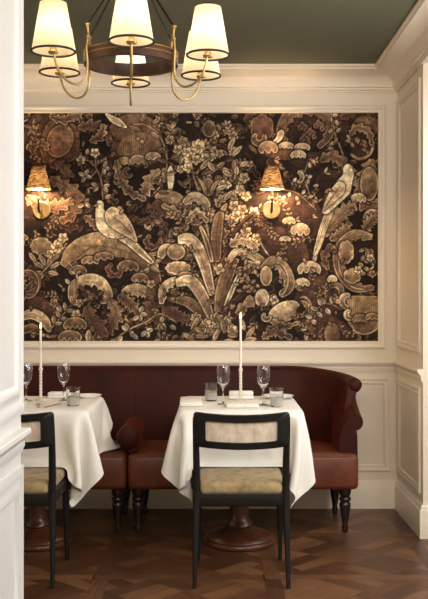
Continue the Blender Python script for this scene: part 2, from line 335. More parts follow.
    scroll(297,178,6,4,-1.5,1.5,2,col=LT,rim=CR,lobes=0)
    # right leaves
    acanthus([(372,160),(366,176),(362,192),(370,206),(378,200)],12,col=TAN,dark=BR,rim=LT,lobes=7); disc(369,184,9,17,TAN,dark=MAR,gdir=(.2,1),rim=LT,hatch=(0,2,.08))
    for (x,y,rx,ry,l) in ((358,200,8,7,4),(372,218,9,9,5)): caps(x,y,rx,ry,l,LT,BR)
    acanthus([(324,236),(334,222),(346,210),(356,206)],10,col=TAN,dark=BR,rim=LT,lobes=7); acanthus([(330,240),(342,232),(350,222)],7,col=TAN,lobes=5); acanthus([(364,232),(370,222),(378,216)],8,col=TAN,lobes=5)
    # parrot
    for k,(o,e) in enumerate(((-2.5,262),(0,264),(2.5,256))):
        p,_ = band([(332+o*.6,206),(324+o*.7,226),(318+o*.6,246),(314+o*.3,e)], lambda t: 2.6*(1-.55*t), n=6); L.fill(p, mixc(CR,LT,k*.4), dark=TAN, gdir=(1,.2), gamt=.5, ow=.5)
    L.fill(cat([(343,168),(347,164),(352,166),(354,172),(352,182),(350,192),(343,200),(334,208),(327,214),(322,212),(324,202),(330,190),(338,180),(343,174)],5,True), CR, dark=LT, gdir=(1,.6), gamt=.8, rim=CR, hatch=(.9,1.8,.06))
    L.fill(cat([(338,182),(344,184),(344,192),(336,200),(328,207),(323,210),(326,200),(331,190)],5,True), LT, dark=TAN, gdir=(1,.6), rim=CR, rimw=.6, hatch=(2.2,1.9,.16))
    for k in range(4):
        p,_ = band([(340-k*2,186+k*3),(334-k*2,194+k*3),(327-k,204+k*2)], lambda t:.35, n=4); L.fill(p, BR, outline=None, alpha=.8)
    L.fill([(353,168),(357,171),(354,173)], TB); L.fill([(349,168),(350.3,167.7),(350,169)], DK, outline=None)
    # right wreath disc
    disc(362,262,23,27,(50,33,25),dark=DK); 
    acanthus([(372,238),(354,236),(341,250),(342,270),(354,286),(374,288)],7,col=TAN,dark=BR,rim=LT,lobes=9,side=-1,depth=.5); rimline(362,262,23.5,27.5,1.5,4.9,.6,LT)
    disc(346,252,8,12,TAN,dark=BR,rim=LT,lob=7); disc(352,276,9,8,TAN,dark=BR,rim=LT,lob=6)
    for _ in range(16): leaf(366+U(-10,12),262+U(-14,14),6.5,3.6,U(0,6.28),mixc(TAN,CR,U(0,.9)))
    flower(358,270,4.5,CR); flower(370,258,4.5,CR); flower(372,274,4,LT)
    acanthus([(328,270),(324,258),(330,248),(336,252)],5,col=BR,rim=TAN,lobes=4); scroll(336,292,8,4,-2.5,.8,3,col=TAN,rim=LT,lobes=0)
    for (x,y,rx,ry,l) in ((300,232,10,9,3),(285,240,6,4,3),(309,270,12,9,4),(302,284,8,6,3),(332,280,5,5,3),(289,222,7,5,3)): caps(x,y,rx,ry,l,LT,BR)
    # left scroll of right part
    stem([(258,238),(266,252),(276,262),(286,270)],.8,TAN)
    acanthus([(262,270),(274,262),(284,272),(288,286),(280,296)],7,col=TAN,dark=MAR,rim=LT,lobes=5,side=1); rimline(274,280,14,18,-1.4,1.0,.8,LT); disc(266,276,6,10,TAN,dark=BR,rim=LT); disc(262,298,7,9,LT,dark=BR,rim=CR); flower(274,300,5,CR,4)
    # melon leaf, jar leaf
    rimline(303,310,8,13,-2,1.7,1.2,TAN); disc(284,312,17,10,LT,dark=TB,gdir=(.5,1),rim=CR,rot=-.45,hatch=(1.2,2.1,.07)); disc(302,312,5,6,(46,30,22)); scroll(300,310,9,5,-1.6,2.2,3,col=TB,rim=LT,lobes=3)
    acanthus([(266,318),(274,322),(286,326),(300,322)],4,col=TAN,rim=LT,lobes=5); scroll(266,316,4,2,0,4.5,2.4,col=LT,rim=CR,lobes=0)
    L.fill(cat([(346,300),(352,296),(364,296),(379,298),(380,316),(376,328),(366,334),(354,330),(346,318),(350,310)],5,True),TAN,dark=MAR,gdir=(.1,1),rim=LT,rimw=1.2,hatch=(0,2,.1)); scroll(348,300,8,4,1.6,5.2,3,col=LT,rim=CR,lobes=0); scroll(350,314,5,3,1.2,4.8,2.4,col=LT,rim=CR,lobes=0)
    rimline(364,312,19,22,.3,2.2,.9,LT); caps(360,320,8,6,4,TB,MAR); caps(372,318,7,5,3,TB,MAR)
    # pale leaf spray
    stem([(342,310),(330,304),(320,306),(310,318),(306,330)],.5,TAN)
    for (x,y,a) in ((332,304,-1.7),(326,304,-2.4),(333,300,.3),(322,306,-2.1),(318,310,-2.8),(316,312,.7),(312,318,-2.7),(311,320,.6),(308,326,2.6),(308,326,.7),(306,332,1.6),(325,308,.9)): leaf(x,y,8.5,4.2,a,mixc(CR,LT,U(0,.5)))
    for _ in range(26): leaf(U(308,334),U(322,341),U(4,7),2.5,U(0,6.28),mixc(MAR,TB,U(0,1)))
    disc(332,334,8,11,TB,dark=MAR,gdir=(1,.4)); scroll(284,334,5,3,2,6,2.4,col=TAN,rim=LT,lobes=0); acanthus([(262,338),(274,332),(292,338)],6,col=BR,lobes=5)
    # stretch of the panel left of the partition: the same kinds of motif at random
    for _ in range(26):
        x,y = U(x0,12), U(y0,y1)
        k = rnd.random()
        if k < .4: acanthus([(x,y),(x+U(4,12),y-U(4,12)),(x+U(14,24),y+U(-6,8)),(x+U(10,20),y+U(8,18))],U(6,10),col=mixc(TB,TAN,U(0,1)),dark=MAR,rim=LT,lobes=7)
        elif k < .7: sprig(x,y,U(-2.6,-.5),U(18,28),5,8,LT,fl=True)
        else: disc(x,y,U(10,16),U(10,18),TB,dark=MAR,rim=TAN,lob=9,hatch=(0,2,.1))
    for _ in range(260):
        x, y = U(x0,x1), U(y0,y1); iy, ix = min(L.h-1,int((y-y0)*S)), min(L.w-1,int((x-x0)*S))
        if L.a[iy,ix].sum() > 190: continue
        a = U(0,6.28); col = mixc(TB,LT,U(0,1))
        for k in range(rnd.choice([2,3,3,4])): leaf(x,y,U(3.5,7),U(1.6,2.8),a+U(-1.3,1.3),col,vein=False)
    # ---- weave: thread noise, faint warp and weft, worn patches
    nr = np.random.default_rng(4); h, w = L.a.shape[:2]
    L.a *= (1+(.035*nr.standard_normal((h,1,1))+.03*nr.standard_normal((1,w,1)))+.045*nr.standard_normal((h,w,1))).astype(np.float32)
    lo = nr.standard_normal((h//24+2, w//24+2)); yy = np.linspace(0,lo.shape[0]-1.01,h); xx = np.linspace(0,lo.shape[1]-1.01,w)
    y0i, x0i = yy.astype(int), xx.astype(int); fy, fx = (yy-y0i)[:,None], (xx-x0i)[None]
    v = lo[y0i][:,x0i]*(1-fy)*(1-fx)+lo[y0i+1][:,x0i]*fy*(1-fx)+lo[y0i][:,x0i+1]*(1-fy)*fx+lo[y0i+1][:,x0i+1]*fy*fx
    L.a *= (1+.09*v)[...,None].astype(np.float32)
    for cell, amp in ((9,.12),(4,.09),(2,.05)):
        lo = nr.standard_normal((h//cell+3, w//cell+3)); yy = np.arange(h)/cell; xx = np.arange(w)/cell
        y0i, x0i = yy.astype(int), xx.astype(int); fy, fx = (yy-y0i)[:,None], (xx-x0i)[None]; fy = fy*fy*(3-2*fy); fx = fx*fx*(3-2*fx)
        v = lo[y0i][:,x0i]*(1-fy)*(1-fx)+lo[y0i+1][:,x0i]*fy*(1-fx)+lo[y0i][:,x0i+1]*(1-fy)*fx+lo[y0i+1][:,x0i+1]*fy*fx
        L.a *= np.clip(1+amp*v, .5, 1.6)[...,None].astype(np.float32)
    # small pale leaves and seed heads scattered over everything, as the weavers filled gaps
    a = np.clip(L.a/255, 0, 1)
    a = a**1.04*1.06; g = a@np.array([.3,.6,.1], np.float32)
    return np.clip(g[...,None]+(a-g[...,None])*.80*np.array([1,.9,.95], np.float32), 0, 1)
# ---------------------------------------------------------------------------
# helpers
# ---------------------------------------------------------------------------
def link(name, bm, mat, parent=None, smooth=True, sharp=40):
    bmesh.ops.remove_doubles(bm, verts=bm.verts, dist=1e-6)
    bmesh.ops.recalc_face_normals(bm, faces=bm.faces)
    me = bpy.data.meshes.new(name); bm.to_mesh(me); bm.free()
    if smooth:
        for p in me.polygons: p.use_smooth = True
        me.set_sharp_from_angle(angle=math.radians(sharp))
    if mat: me.materials.append(mat)
    o = bpy.data.objects.new(name, me); C.objects.link(o)
    if parent: o.parent = parent
    return o
def tag(o, label, cat, group=None, kind=None):
    o['label'] = label; o['category'] = cat
    if group: o['group'] = group
    if kind: o['kind'] = kind
    return o
def thing(name, label, cat, loc=(0,0,0), group=None):
    o = bpy.data.objects.new(name, None); C.objects.link(o); o.location = loc; o.empty_display_size = .05
    return tag(o, label, cat, group)
def struct(name, bm, mat, smooth=False, label=None, cat=None):
    o = link(name, bm, mat, None, smooth); o['kind'] = 'structure'
    o['label'] = label or name.replace('_',' '); o['category'] = cat or name.split('_')[0]
    return o
def dup(root, loc, label=None, group=None):
    r = root.copy(); C.objects.link(r); r.location = loc
    if label: r['label'] = label
    if group: r['group'] = group
    for ch in list(root.children):
        c = ch.copy(); C.objects.link(c); c.parent = r
        for g in list(ch.children):
            d = g.copy(); C.objects.link(d); d.parent = c
    return r
def box(bm, x0,x1,y0,y1,z0,z1, bev=0, seg=3):
    v = [bm.verts.new(p) for p in ((x0,y0,z0),(x1,y0,z0),(x1,y1,z0),(x0,y1,z0),(x0,y0,z1),(x1,y0,z1),(x1,y1,z1),(x0,y1,z1))]
    f = [bm.faces.new([v[i] for i in q]) for q in ((3,2,1,0),(4,5,6,7),(0,1,5,4),(1,2,6,5),(2,3,7,6),(3,0,4,7))]
    if bev:
        e = list({e for q in f for e in q.edges})
        bmesh.ops.bevel(bm, geom=e, offset=bev, segments=seg, profile=.5, affect='EDGES')
    return v
def lathe(bm, prof, n=32, cx=0, cy=0, close=True):
    rings = []
    for r, z in prof:
        if r < 1e-5: rings.append([bm.verts.new((cx,cy,z))])
        else: rings.append([bm.verts.new((cx+r*math.cos(2*PI*k/n), cy+r*math.sin(2*PI*k/n), z)) for k in range(n)])
    for a, b in zip(rings, rings[1:]):
        for k in range(n):
            k2 = (k+1)%n
            if len(a) == 1 and len(b) == 1: continue
            if len(a) == 1: bm.faces.new((a[0], b[k], b[k2]))
            elif len(b) == 1: bm.faces.new((a[k], b[0], a[k2]))
            else: bm.faces.new((a[k], b[k], b[k2], a[k2]))
    if close:
        for r in (rings[0], rings[-1]):
            if len(r) > 2: bm.faces.new(r)
def spline(pts, n=6):
    P = [Vector(p) for p in pts]; P = [2*P[0]-P[1]]+P+[2*P[-1]-P[-2]]; out = []
    for i in range(1, len(P)-2):
        for k in range(n):
            t = k/n
            out.append(.5*((2*P[i])+(P[i+1]-P[i-1])*t+(2*P[i-1]-5*P[i]+4*P[i+1]-P[i+2])*t*t+(3*P[i]-P[i-1]-3*P[i+1]+P[i+2])*t**3))
    out.append(P[-2]); return out
def tube(bm, pts, r, n=10, cap=True):
    """round bar along points; r is a number or a list"""
    P = [Vector(p) for p in pts]; rs = r if isinstance(r,(list,tuple)) else [r]*len(P)
    rings = []; prevN = None
    for i, p in enumerate(P):
        t = (P[min(i+1,len(P)-1)]-P[max(i-1,0)]).normalized()
        if prevN is None:
            a = Vector((0,0,1)) if abs(t.z) < .9 else Vector((1,0,0)); N = (a-t*a.dot(t)).normalized()
        else: N = (prevN-t*prevN.dot(t)).normalized()
        prevN = N; B = t.cross(N)
        rings.append([bm.verts.new(p+(N*math.cos(2*PI*k/n)+B*math.sin(2*PI*k/n))*rs[i]) for k in range(n)])
    for a, b in zip(rings, rings[1:]):
        for k in range(n): bm.faces.new((a[k], a[(k+1)%n], b[(k+1)%n], b[k]))
    if cap: bm.faces.new(rings[0][::-1]); bm.faces.new(rings[-1])
def sweep_plan(bm, path, prof, cap=True, left=True):
    """profile (d, z) carried along a plan polyline with mitred corners; d grows to the left of the path"""
    P = [Vector((p[0],p[1])) for p in path]; n = len(P); rings = []
    for i in range(n):
        d0 = (P[i]-P[i-1]).normalized() if i else None; d1 = (P[i+1]-P[i]).normalized() if i < n-1 else None
        if d0 is None: d0 = d1
        if d1 is None: d1 = d0
        n0 = Vector((-d0.y,d0.x)); n1 = Vector((-d1.y,d1.x)); m = (n0+n1); m = m/ max(.2, m.dot(n0))
        if not left: m = -m
        rings.append([bm.verts.new((P[i].x+m.x*d, P[i].y+m.y*d, z)) for d, z in prof])
    k = len(prof)
    for a, b in zip(rings, rings[1:]):
        for j in range(k): bm.faces.new((a[j], a[(j+1)%k], b[(j+1)%k], b[j]))
    if cap: bm.faces.new(rings[0]); bm.faces.new(rings[-1][::-1])
def frame_on(bm, origin, U, V, N, u0,u1,v0,v1, prof):
    """mitred rectangular moulding on a wall; prof = (inset, height) pairs"""
    O, U, V, N = map(Vector, (origin,U,V,N)); loops = []
    for ins, h in prof:
        loops.append([bm.verts.new(O+U*a+V*b+N*h) for a,b in ((u0+ins,v0+ins),(u1-ins,v0+ins),(u1-ins,v1-ins),(u0+ins,v1-ins))])
    for a, b in zip(loops, loops[1:]):
        for k in range(4): bm.faces.new((a[k], a[(k+1)%4], b[(k+1)%4], b[k]))

# ---------------------------------------------------------------------------
# materials
# ---------------------------------------------------------------------------
def lin(c): return tuple((v/255/12.92 if v/255 <= .04045 else ((v/255+.055)/1.055)**2.4) for v in c)
def mat(name, col, rough=.5, metal=0, noise=None, bump=None, **kw):
    """principled with an optional two-tone noise and a noise bump"""
    m = bpy.data.materials.new(name); m.use_nodes = True; nt = m.node_tree; b = nt.nodes['Principled BSDF']
    c = lin(col)+(1,)
    b.inputs['Base Color'].default_value = c; b.inputs['Roughness'].default_value = rough; b.inputs['Metallic'].default_value = metal
    for k, v in kw.items(): b.inputs[k].default_value = v
    tc = nt.nodes.new('ShaderNodeTexCoord')
    if noise:
        sc, col2, stretch = noise
        mp = nt.nodes.new('ShaderNodeMapping'); mp.inputs['Scale'].default_value = stretch
        nz = nt.nodes.new('ShaderNodeTexNoise'); nz.inputs['Scale'].default_value = sc; nz.inputs['Detail'].default_value = 5
        rp = nt.nodes.new('ShaderNodeValToRGB'); rp.color_ramp.elements[0].position = .32; rp.color_ramp.elements[1].position = .68
        rp.color_ramp.elements[0].color = lin(col2)+(1,); rp.color_ramp.elements[1].color = c
        nt.links.new(tc.outputs['Object'], mp.inputs['Vector']); nt.links.new(mp.outputs[0], nz.inputs['Vector'])
        nt.links.new(nz.outputs['Fac'], rp.inputs['Fac']); nt.links.new(rp.outputs['Color'], b.inputs['Base Color'])
    if bump:
        sc, st = bump
        nz = nt.nodes.new('ShaderNodeTexNoise'); nz.inputs['Scale'].default_value = sc; nz.inputs['Detail'].default_value = 3
        bp = nt.nodes.new('ShaderNodeBump'); bp.inputs['Strength'].default_value = st; bp.inputs['Distance'].default_value = .002
        nt.links.new(tc.outputs['Object'], nz.inputs['Vector']); nt.links.new(nz.outputs['Fac'], bp.inputs['Height']); nt.links.new(bp.outputs[0], b.inputs['Normal'])
    return m
def emit(name, col, strength):
    m = bpy.data.materials.new(name); m.use_nodes = True; nt = m.node_tree; b = nt.nodes['Principled BSDF']
    b.inputs['Base Color'].default_value = col+(1,); b.inputs['Emission Color'].default_value = col+(1,); b.inputs['Emission Strength'].default_value = strength
    return m
M_WALL = mat('cream_paint', (232,220,201), .42, noise=(3, (228,216,197), (1,1,1)), bump=(60,.05))
M_WALL_DAYLIT = mat('cream_paint_daylit', (211,211,209), .42, noise=(3, (207,207,205), (1,1,1)), bump=(60,.05))  # wall paint again, with cooler, dimmer light put into its colour for the partition
M_CEIL = mat('olive_ceiling_paint', (98,99,78), .75, noise=(2, (94,95,74), (1,1,1)))
M_VELVET = mat('burgundy_velvet', (62,20,11), .55, noise=(5, (42,13,7), (1,1,1)), bump=(300,.15), **{'Specular IOR Level':.15,'Sheen Weight':.14,'Sheen Roughness':.35})
M_VELVET.node_tree.nodes['Principled BSDF'].inputs['Sheen Tint'].default_value = lin((215,90,45))+(1,)
M_LEATHER = mat('brown_leather', (108,56,35), .45, noise=(9, (84,42,25), (1,1,1)), bump=(160,.25), **{'Specular IOR Level':.35})
M_BLACK = mat('ebonised_wood', (17,16,15), .5, noise=(30, (12,11,10), (1,1,.15)))
M_BLACK.node_tree.nodes['Principled BSDF'].inputs['Specular IOR Level'].default_value = .3
M_DARKWOOD = mat('dark_turned_wood', (40,26,19), .3, noise=(20, (28,18,13), (1,1,.2)))
M_WALNUT = mat('polished_walnut', (96,58,38), .28, noise=(14, (66,38,25), (1,1,.25)))
M_RINGWOOD = mat('chandelier_walnut', (78,46,30), .4, noise=(16, (54,30,19), (1,1,3)))
M_BRASS = mat('aged_brass', (184,160,114), .42, 1.0, noise=(30, (154,130,88), (1,1,1)))
M_ROD = mat('dark_bronze', (52,42,34), .4, .7, noise=(30, (40,32,26), (1,1,1)))
M_LINEN = mat('white_linen', (232,229,222), .85, noise=(6, (226,222,214), (1,1,1)), bump=(420,.12), **{'Sheen Weight':.1})
M_NAPKIN = mat('napkin_linen', (236,233,226), .85, bump=(500,.15))
M_CHINA = mat('glazed_china', (238,236,230), .15)
M_STEEL = mat('polished_steel', (200,198,194), .18, 1.0)
M_SEAT = mat('gold_green_velvet', (166,146,110), .8, noise=(26, (126,109,78), (1,1,1)), bump=(120,.3), **{'Specular IOR Level':.2,'Sheen Weight':.08})
M_WAX = mat('ivory_wax', (240,232,212), .4, bump=(40,.05), **{'Subsurface Weight':.2,'Subsurface Radius':(.01,.008,.005)})
M_STICK = mat('ivory_glazed_ceramic', (226,216,196), .25, bump=(50,.05))
M_WICK = mat('charred_wick', (30,24,20), .9, bump=(50,.05))
M_TRIM = mat('black_ribbon', (34,28,24), .7, bump=(300,.1))
M_FLAME = emit('candle_flame', (1,.56,.17), 5)
M_BULB = emit('warm_bulb', (1,.80,.56), 21)
M_SBULB = emit('warm_sconce_bulb', (1,.68,.38), 600)
def glass_mat(name, tint=(1,1,1)):
    m = bpy.data.materials.new(name); m.use_nodes = True; b = m.node_tree.nodes['Principled BSDF']
    b.inputs['Base Color'].default_value = tint+(1,); b.inputs['Transmission Weight'].default_value = 1; b.inputs['Roughness'].default_value = .02; b.inputs['IOR'].default_value = 1.45
    return m
M_FROST = mat('cut_glass', (235,233,226), .3, bump=(220,.6), **{'Transmission Weight':.25})
M_GLASS = glass_mat('clear_glass'); M_WATER = glass_mat('water', (.97,.98,1)); M_WATER.node_tree.nodes['Principled BSDF'].inputs['IOR'].default_value = 1.33
def shade_mat(name, col, tr=.55, weave=None):
    m = bpy.data.materials.new(name); m.use_nodes = True; nt = m.node_tree; nt.nodes.clear()
    out = nt.nodes.new('ShaderNodeOutputMaterial'); d = nt.nodes.new('ShaderNodeBsdfDiffuse'); t = nt.nodes.new('ShaderNodeBsdfTranslucent'); mx = nt.nodes.new('ShaderNodeMixShader')
    mx.inputs[0].default_value = tr; nt.links.new(d.outputs[0], mx.inputs[1]); nt.links.new(t.outputs[0], mx.inputs[2])
    tc = nt.nodes.new('ShaderNodeTexCoord'); nz = nt.nodes.new('ShaderNodeTexNoise'); rp = nt.nodes.new('ShaderNodeValToRGB')
    mp = nt.nodes.new('ShaderNodeMapping'); nt.links.new(tc.outputs['Object'], mp.inputs['Vector']); nt.links.new(mp.outputs[0], nz.inputs['Vector']); nt.links.new(nz.outputs['Fac'], rp.inputs['Fac'])
    rp.color_ramp.elements[0].color = lin(tuple(v*.93 for v in col))+(1,); rp.color_ramp.elements[1].color = lin(col)+(1,)
    nz.inputs['Scale'].default_value = 40; mp.inputs['Scale'].default_value = (1,1,.08)
    nt.links.new(rp.outputs[0], d.inputs['Color']); nt.links.new(rp.outputs[0], t.inputs['Color'])
    nt.links.new(mx.outputs[0], out.inputs['Surface'])
    if weave:
        mp.inputs['Scale'].default_value = (1,1,6); rp.color_ramp.elements[0].color = lin(weave)+(1,)
        rp.color_ramp.elements[0].position = .42; rp.color_ramp.elements[1].position = .58
    return m
M_SHADE = shade_mat('cream_shade_fabric', (246,232,204), .5)
M_RATTAN = shade_mat('woven_rattan', (176,144,100), .022, weave=(84,58,34))

# ---------------------------------------------------------------------------
# the room: dimensions
# ---------------------------------------------------------------------------
YB, XR, XL, YE, XW, YF, ZC = 5.79, 1.10, -1.87, 5.07, 1.60, -2.2, 2.667
def quad_bm(pts):
    bm = bmesh.new(); bm.faces.new([bm.verts.new(p) for p in pts]); return bm
# walls
bm = bmesh.new(); box(bm, XL-.12, XR+.5, YB, YB+.12, 0, ZC); struct('wall_back', bm, M_WALL, label='cream panelled back wall behind the banquettes', cat='wall')
bm = bmesh.new(); box(bm, XR, XW+.12, YE, YB, 0, ZC); struct('wall_right', bm, M_WALL, label='cream panelled right wall return beside the banquette', cat='wall')
bm = bmesh.new(); box(bm, XL-.12, XL, YF, YB, 0, ZC); struct('wall_left', bm, M_WALL, label='cream left wall of the alcove', cat='wall')
bm = bmesh.new(); box(bm, XL-.12, XW+.12, YF-.12, YF, 0, ZC); struct('wall_front', bm, M_WALL, label='cream wall behind the viewer', cat='wall')
PX, PY0, PY1 = -.578, 1.85, 2.80
bm = bmesh.new(); box(bm, PX-.16, PX, PY0, PY1, 0, ZC); struct('wall_partition', bm, M_WALL_DAYLIT, label='white panelled partition wall in the near left foreground', cat='wall')
# window recess on the right: header, window wall with one opening
bm = bmesh.new(); box(bm, XR, XW, YF, YE, 2.536, ZC); struct('trim_header', bm, M_WALL, label='cream header beam over the window recess', cat='trim')
bm = bmesh.new()
wy0, wy1, wz0, wz1 = 1.7, 4.75, .35, 2.35
box(bm, XW, XW+.12, YF, wy0, 0, 2.536); box(bm, XW, XW+.12, wy1, YE, 0, 2.536); box(bm, XW, XW+.12, wy0, wy1, 0, wz0); box(bm, XW, XW+.12, wy0, wy1, wz1, 2.536)
struct('wall_window_side', bm, M_WALL, label='cream wall with the tall window, right of the tables', cat='wall')
bm = bmesh.new(); 
for y in (wy0, wy0+1.0, wy0+2.0, wy1-.05): box(bm, XW+.03, XW+.09, y, y+.05, wz0, wz1)
for z in (wz0, 1.35, wz1-.05): box(bm, XW+.035, XW+.085, wy0, wy1, z, z+.05)
w = struct('window_1', bm, M_WALL, label='tall white window with glazing bars', cat='window')
g = link('pane', quad_bm([(XW+.06,wy0,wz0),(XW+.06,wy1,wz0),(XW+.06,wy1,wz1),(XW+.06,wy0,wz1)]), M_GLASS, w, False)
# ceiling
bm = bmesh.new(); box(bm, XL-.12, XW+.12, YF-.12, YB+.12, ZC, ZC+.1); struct('ceiling', bm, M_CEIL, label='dark olive green painted ceiling', cat='ceiling')

# parquet floor: square panels framed by straight boards, diagonal basket weave inside
def clip(poly, x0,x1,y0,y1):
    for ax, lim, sg in ((0,x0,1),(0,x1,-1),(1,y0,1),(1,y1,-1)):
        out = []
        for i in range(len(poly)):
            a, b = poly[i], poly[(i+1)%len(poly)]
            ia, ib = sg*(a[ax]-lim) >= 0, sg*(b[ax]-lim) >= 0
            if ia: out.append(a)
            if ia != ib:
                t = (lim-a[ax])/(b[ax]-a[ax]); out.append((a[0]+(b[0]-a[0])*t, a[1]+(b[1]-a[1])*t))
        poly = out
        if len(poly) < 3: return None
    return poly
def build_floor():
    rnd = random.Random(5); bm = bmesh.new(); uvl = bm.loops.layers.uv.new('grain'); cl = bm.loops.layers.float_color.new('tone')
    X0, X1, Y0, Y1 = XL, XW+.02, YF, YB; g = .0012
    def plank(poly, d):
        poly = clip(poly, X0, X1, Y0, Y1)
        if not poly: return
        cx = sum(p[0] for p in poly)/len(poly); cy = sum(p[1] for p in poly)/len(poly)
        poly = [(cx+(x-cx)*.988, cy+(y-cy)*.988) for x,y in poly]
        try: f = bm.faces.new([bm.verts.new((x,y,0)) for x,y in poly])
        except ValueError: return
        if f.calc_area() < 1e-5: bm.faces.remove(f); return
        t = rnd.random(); ou, ov = rnd.random()*9, rnd.random()*9
        for l in f.loops:
            x,y = l.vert.co.x, l.vert.co.y
            l[uvl].uv = (x*d[0]+y*d[1]+ou, -x*d[1]+y*d[0]+ov); l[cl] = (t, rnd.random()*0+t, t, 1)
    Pn, bw = .78, .075; s = math.sqrt(.5)
    ox, oy = .215-Pn, .42
    for i in range(-3, 4):
        for j in range(-4, 9):
            ax, ay = ox+i*Pn, oy+j*Pn
            if ax > X1 or ay > Y1 or ax+Pn < X0 or ay+Pn < Y0: continue
            plank([(ax,ay),(ax+Pn,ay),(ax+Pn,ay+bw),(ax,ay+bw)], (1,0))
            plank([(ax,ay+bw),(ax+bw,ay+bw),(ax+bw,ay+Pn),(ax,ay+Pn)], (0,1))
            ix0, ix1, iy0, iy1 = ax+bw, ax+Pn, ay+bw, ay+Pn; cx, cy = (ix0+ix1)/2, (iy0+iy1)/2
            B, pw = .2493, .0831
            for a in range(-3,4):
                for b in range(-3,4):
                    for k in range(3):
                        u0, v0 = a*B-B/2, b*B-B/2
                        if (a+b)%2: u, v, du, dv = u0, v0+k*pw, B, pw
                        else: u, v, du, dv = u0+k*pw, v0, pw, B
                        q = [(u,v),(u+du,v),(u+du,v+dv),(u,v+dv)]
                        q = [(cx+(x-y)*s, cy+(x+y)*s) for x,y in q]
                        q = clip(q, ix0, ix1, iy0, iy1)
                        if q: plank(q, (s,s) if (a+b)%2 else (-s,s))
    # dark bed under the boards, seen in the joints
    f = bm.faces.new([bm.verts.new(p) for p in ((X0-.1,Y0-.1,-.002),(X1+.1,Y0-.1,-.002),(X1+.1,Y1+.1,-.002),(X0-.1,Y1+.1,-.002))])
    for l in f.loops: l[cl] = (-.6,-.6,-.6,1); l[uvl].uv = (0,0)
    me = bpy.data.meshes.new('floor'); bm.to_mesh(me); bm.free()
    m = bpy.data.materials.new('oak_parquet'); m.use_nodes = True; nt = m.node_tree; b = nt.nodes['Principled BSDF']
    at = nt.nodes.new('ShaderNodeAttribute'); at.attribute_name = 'tone'; uv = nt.nodes.new('ShaderNodeUVMap'); uv.uv_map = 'grain'
    mp = nt.nodes.new('ShaderNodeMapping'); mp.inputs['Scale'].default_value = (2.2,30,1)
    nz = nt.nodes.new('ShaderNodeTexNoise'); nz.inputs['Scale'].default_value = 2.2; nz.inputs['Detail'].default_value = 7; nz.inputs['Roughness'].default_value = .65
    ma = nt.nodes.new('ShaderNodeMath'); ma.operation = 'MULTIPLY_ADD'; ma.inputs[1].default_value = .40
    mb = nt.nodes.new('ShaderNodeMath'); mb.operation = 'MULTIPLY'; mb.inputs[1].default_value = .62
    rp = nt.nodes.new('ShaderNodeValToRGB'); e = rp.color_ramp.elements
    e[0].position = .12; e[0].color = lin((40,23,15))+(1,); e[1].position = .9; e[1].color = lin((142,100,64))+(1,)
    k = e.new(.5); k.color = lin((86,55,35))+(1,)
    nt.links.new(uv.outputs[0], mp.inputs['Vector']); nt.links.new(mp.outputs[0], nz.inputs['Vector'])
    nt.links.new(nz.outputs['Fac'], mb.inputs[0]); nt.links.new(at.outputs['Fac'], ma.inputs[0]); nt.links.new(mb.outputs[0], ma.inputs[2]); nt.links.new(ma.outputs[0], rp.inputs['Fac'])
    nt.links.new(rp.outputs['Color'], b.inputs['Base Color']); b.inputs['Roughness'].default_value = .42
    bp = nt.nodes.new('ShaderNodeBump'); bp.inputs['Strength'].default_value = .15; bp.inputs['Distance'].default_value = .002
    nt.links.new(nz.outputs['Fac'], bp.inputs['Height']); nt.links.new(bp.outputs[0], b.inputs['Normal'])
    me.materials.append(m); o = bpy.data.objects.new('floor', me); C.objects.link(o); o['kind'] = 'structure'; o['label'] = 'dark brown oak parquet floor of diagonal basket weave panels'; o['category'] = 'floor'
build_floor()

# mouldings
def arcpts(c, r, a0, a1, n): return [(c[0]+r*math.cos(a0+(a1-a0)*k/n), c[1]+r*math.sin(a0+(a1-a0)*k/n)) for k in range(n+1)]
CORN = [(0,2.530),(.014,2.530),(.014,2.538),(.024,2.544),(.024,2.556),(.032,2.560)]
CORN += [(.032+(.142-.032)*(1-math.cos(t)), 2.560+(.640-.560)*math.sin(t)) for t in [k*PI/2/9 for k in range(1,10)]]
CORN += [(.150,2.640),(.150,2.648),(.158,2.652),(.164,2.656),(.164,ZC),(0,ZC)]
path_r = [(XL,YB),(XR,YB),(XR,YF)]
bm = bmesh.new(); sweep_plan(bm, path_r, CORN, left=False); struct('trim_cornice', bm, M_WALL, True, 'cream coved cornice under the green ceiling', 'trim')
RAIL = [(0,.828),(.006,.828),(.008,.838),(.012,.846),(.012,.862),(.018,.868),(.026,.880),(.030,.884),(.030,.895),(.026,.899),(0,.899)]
path_w = [(XL,YB),(XR,YB),(XR,YE)]
bm = bmesh.new(); sweep_plan(bm, path_w, RAIL, left=False); struct('trim_chair_rail', bm, M_WALL, True, 'cream chair rail below the tapestry panel', 'trim')
BASE = [(0,0),(.022,0),(.022,.145),(.020,.150),(.014,.155),(.014,.166),(.010,.172),(.004,.178),(.004,.186),(0,.186)]
path_b = [(XL,YB),(XR,YB),(XR,YE),(XW,YE)]
bm = bmesh.new(); sweep_plan(bm, path_b, BASE, left=False); struct('baseboard_back', bm, M_WALL, True, 'tall cream baseboard of the alcove', 'baseboard')
PART = [(PX-.16,PY1),(PX,PY1),(PX,PY0)]
bm = bmesh.new(); sweep_plan(bm, [(PX,PY1),(PX,PY0)], RAIL, left=True); struct('trim_partition_rail', bm, M_WALL_DAYLIT, True, 'white chair rail on the near left partition', 'trim')
bm = bmesh.new(); sweep_plan(bm, [(PX,PY1),(PX,PY0)], BASE, left=True); struct('baseboard_left', bm, M_WALL_DAYLIT, True, 'white baseboard of the near left partition', 'baseboard')
PF = [(0,0),(0,.010),(.004,.013),(.010,.014),(.016,.011),(.020,.007),(.026,.007),(.030,.010),(.036,.010),(.042,.003),(.042,0)]
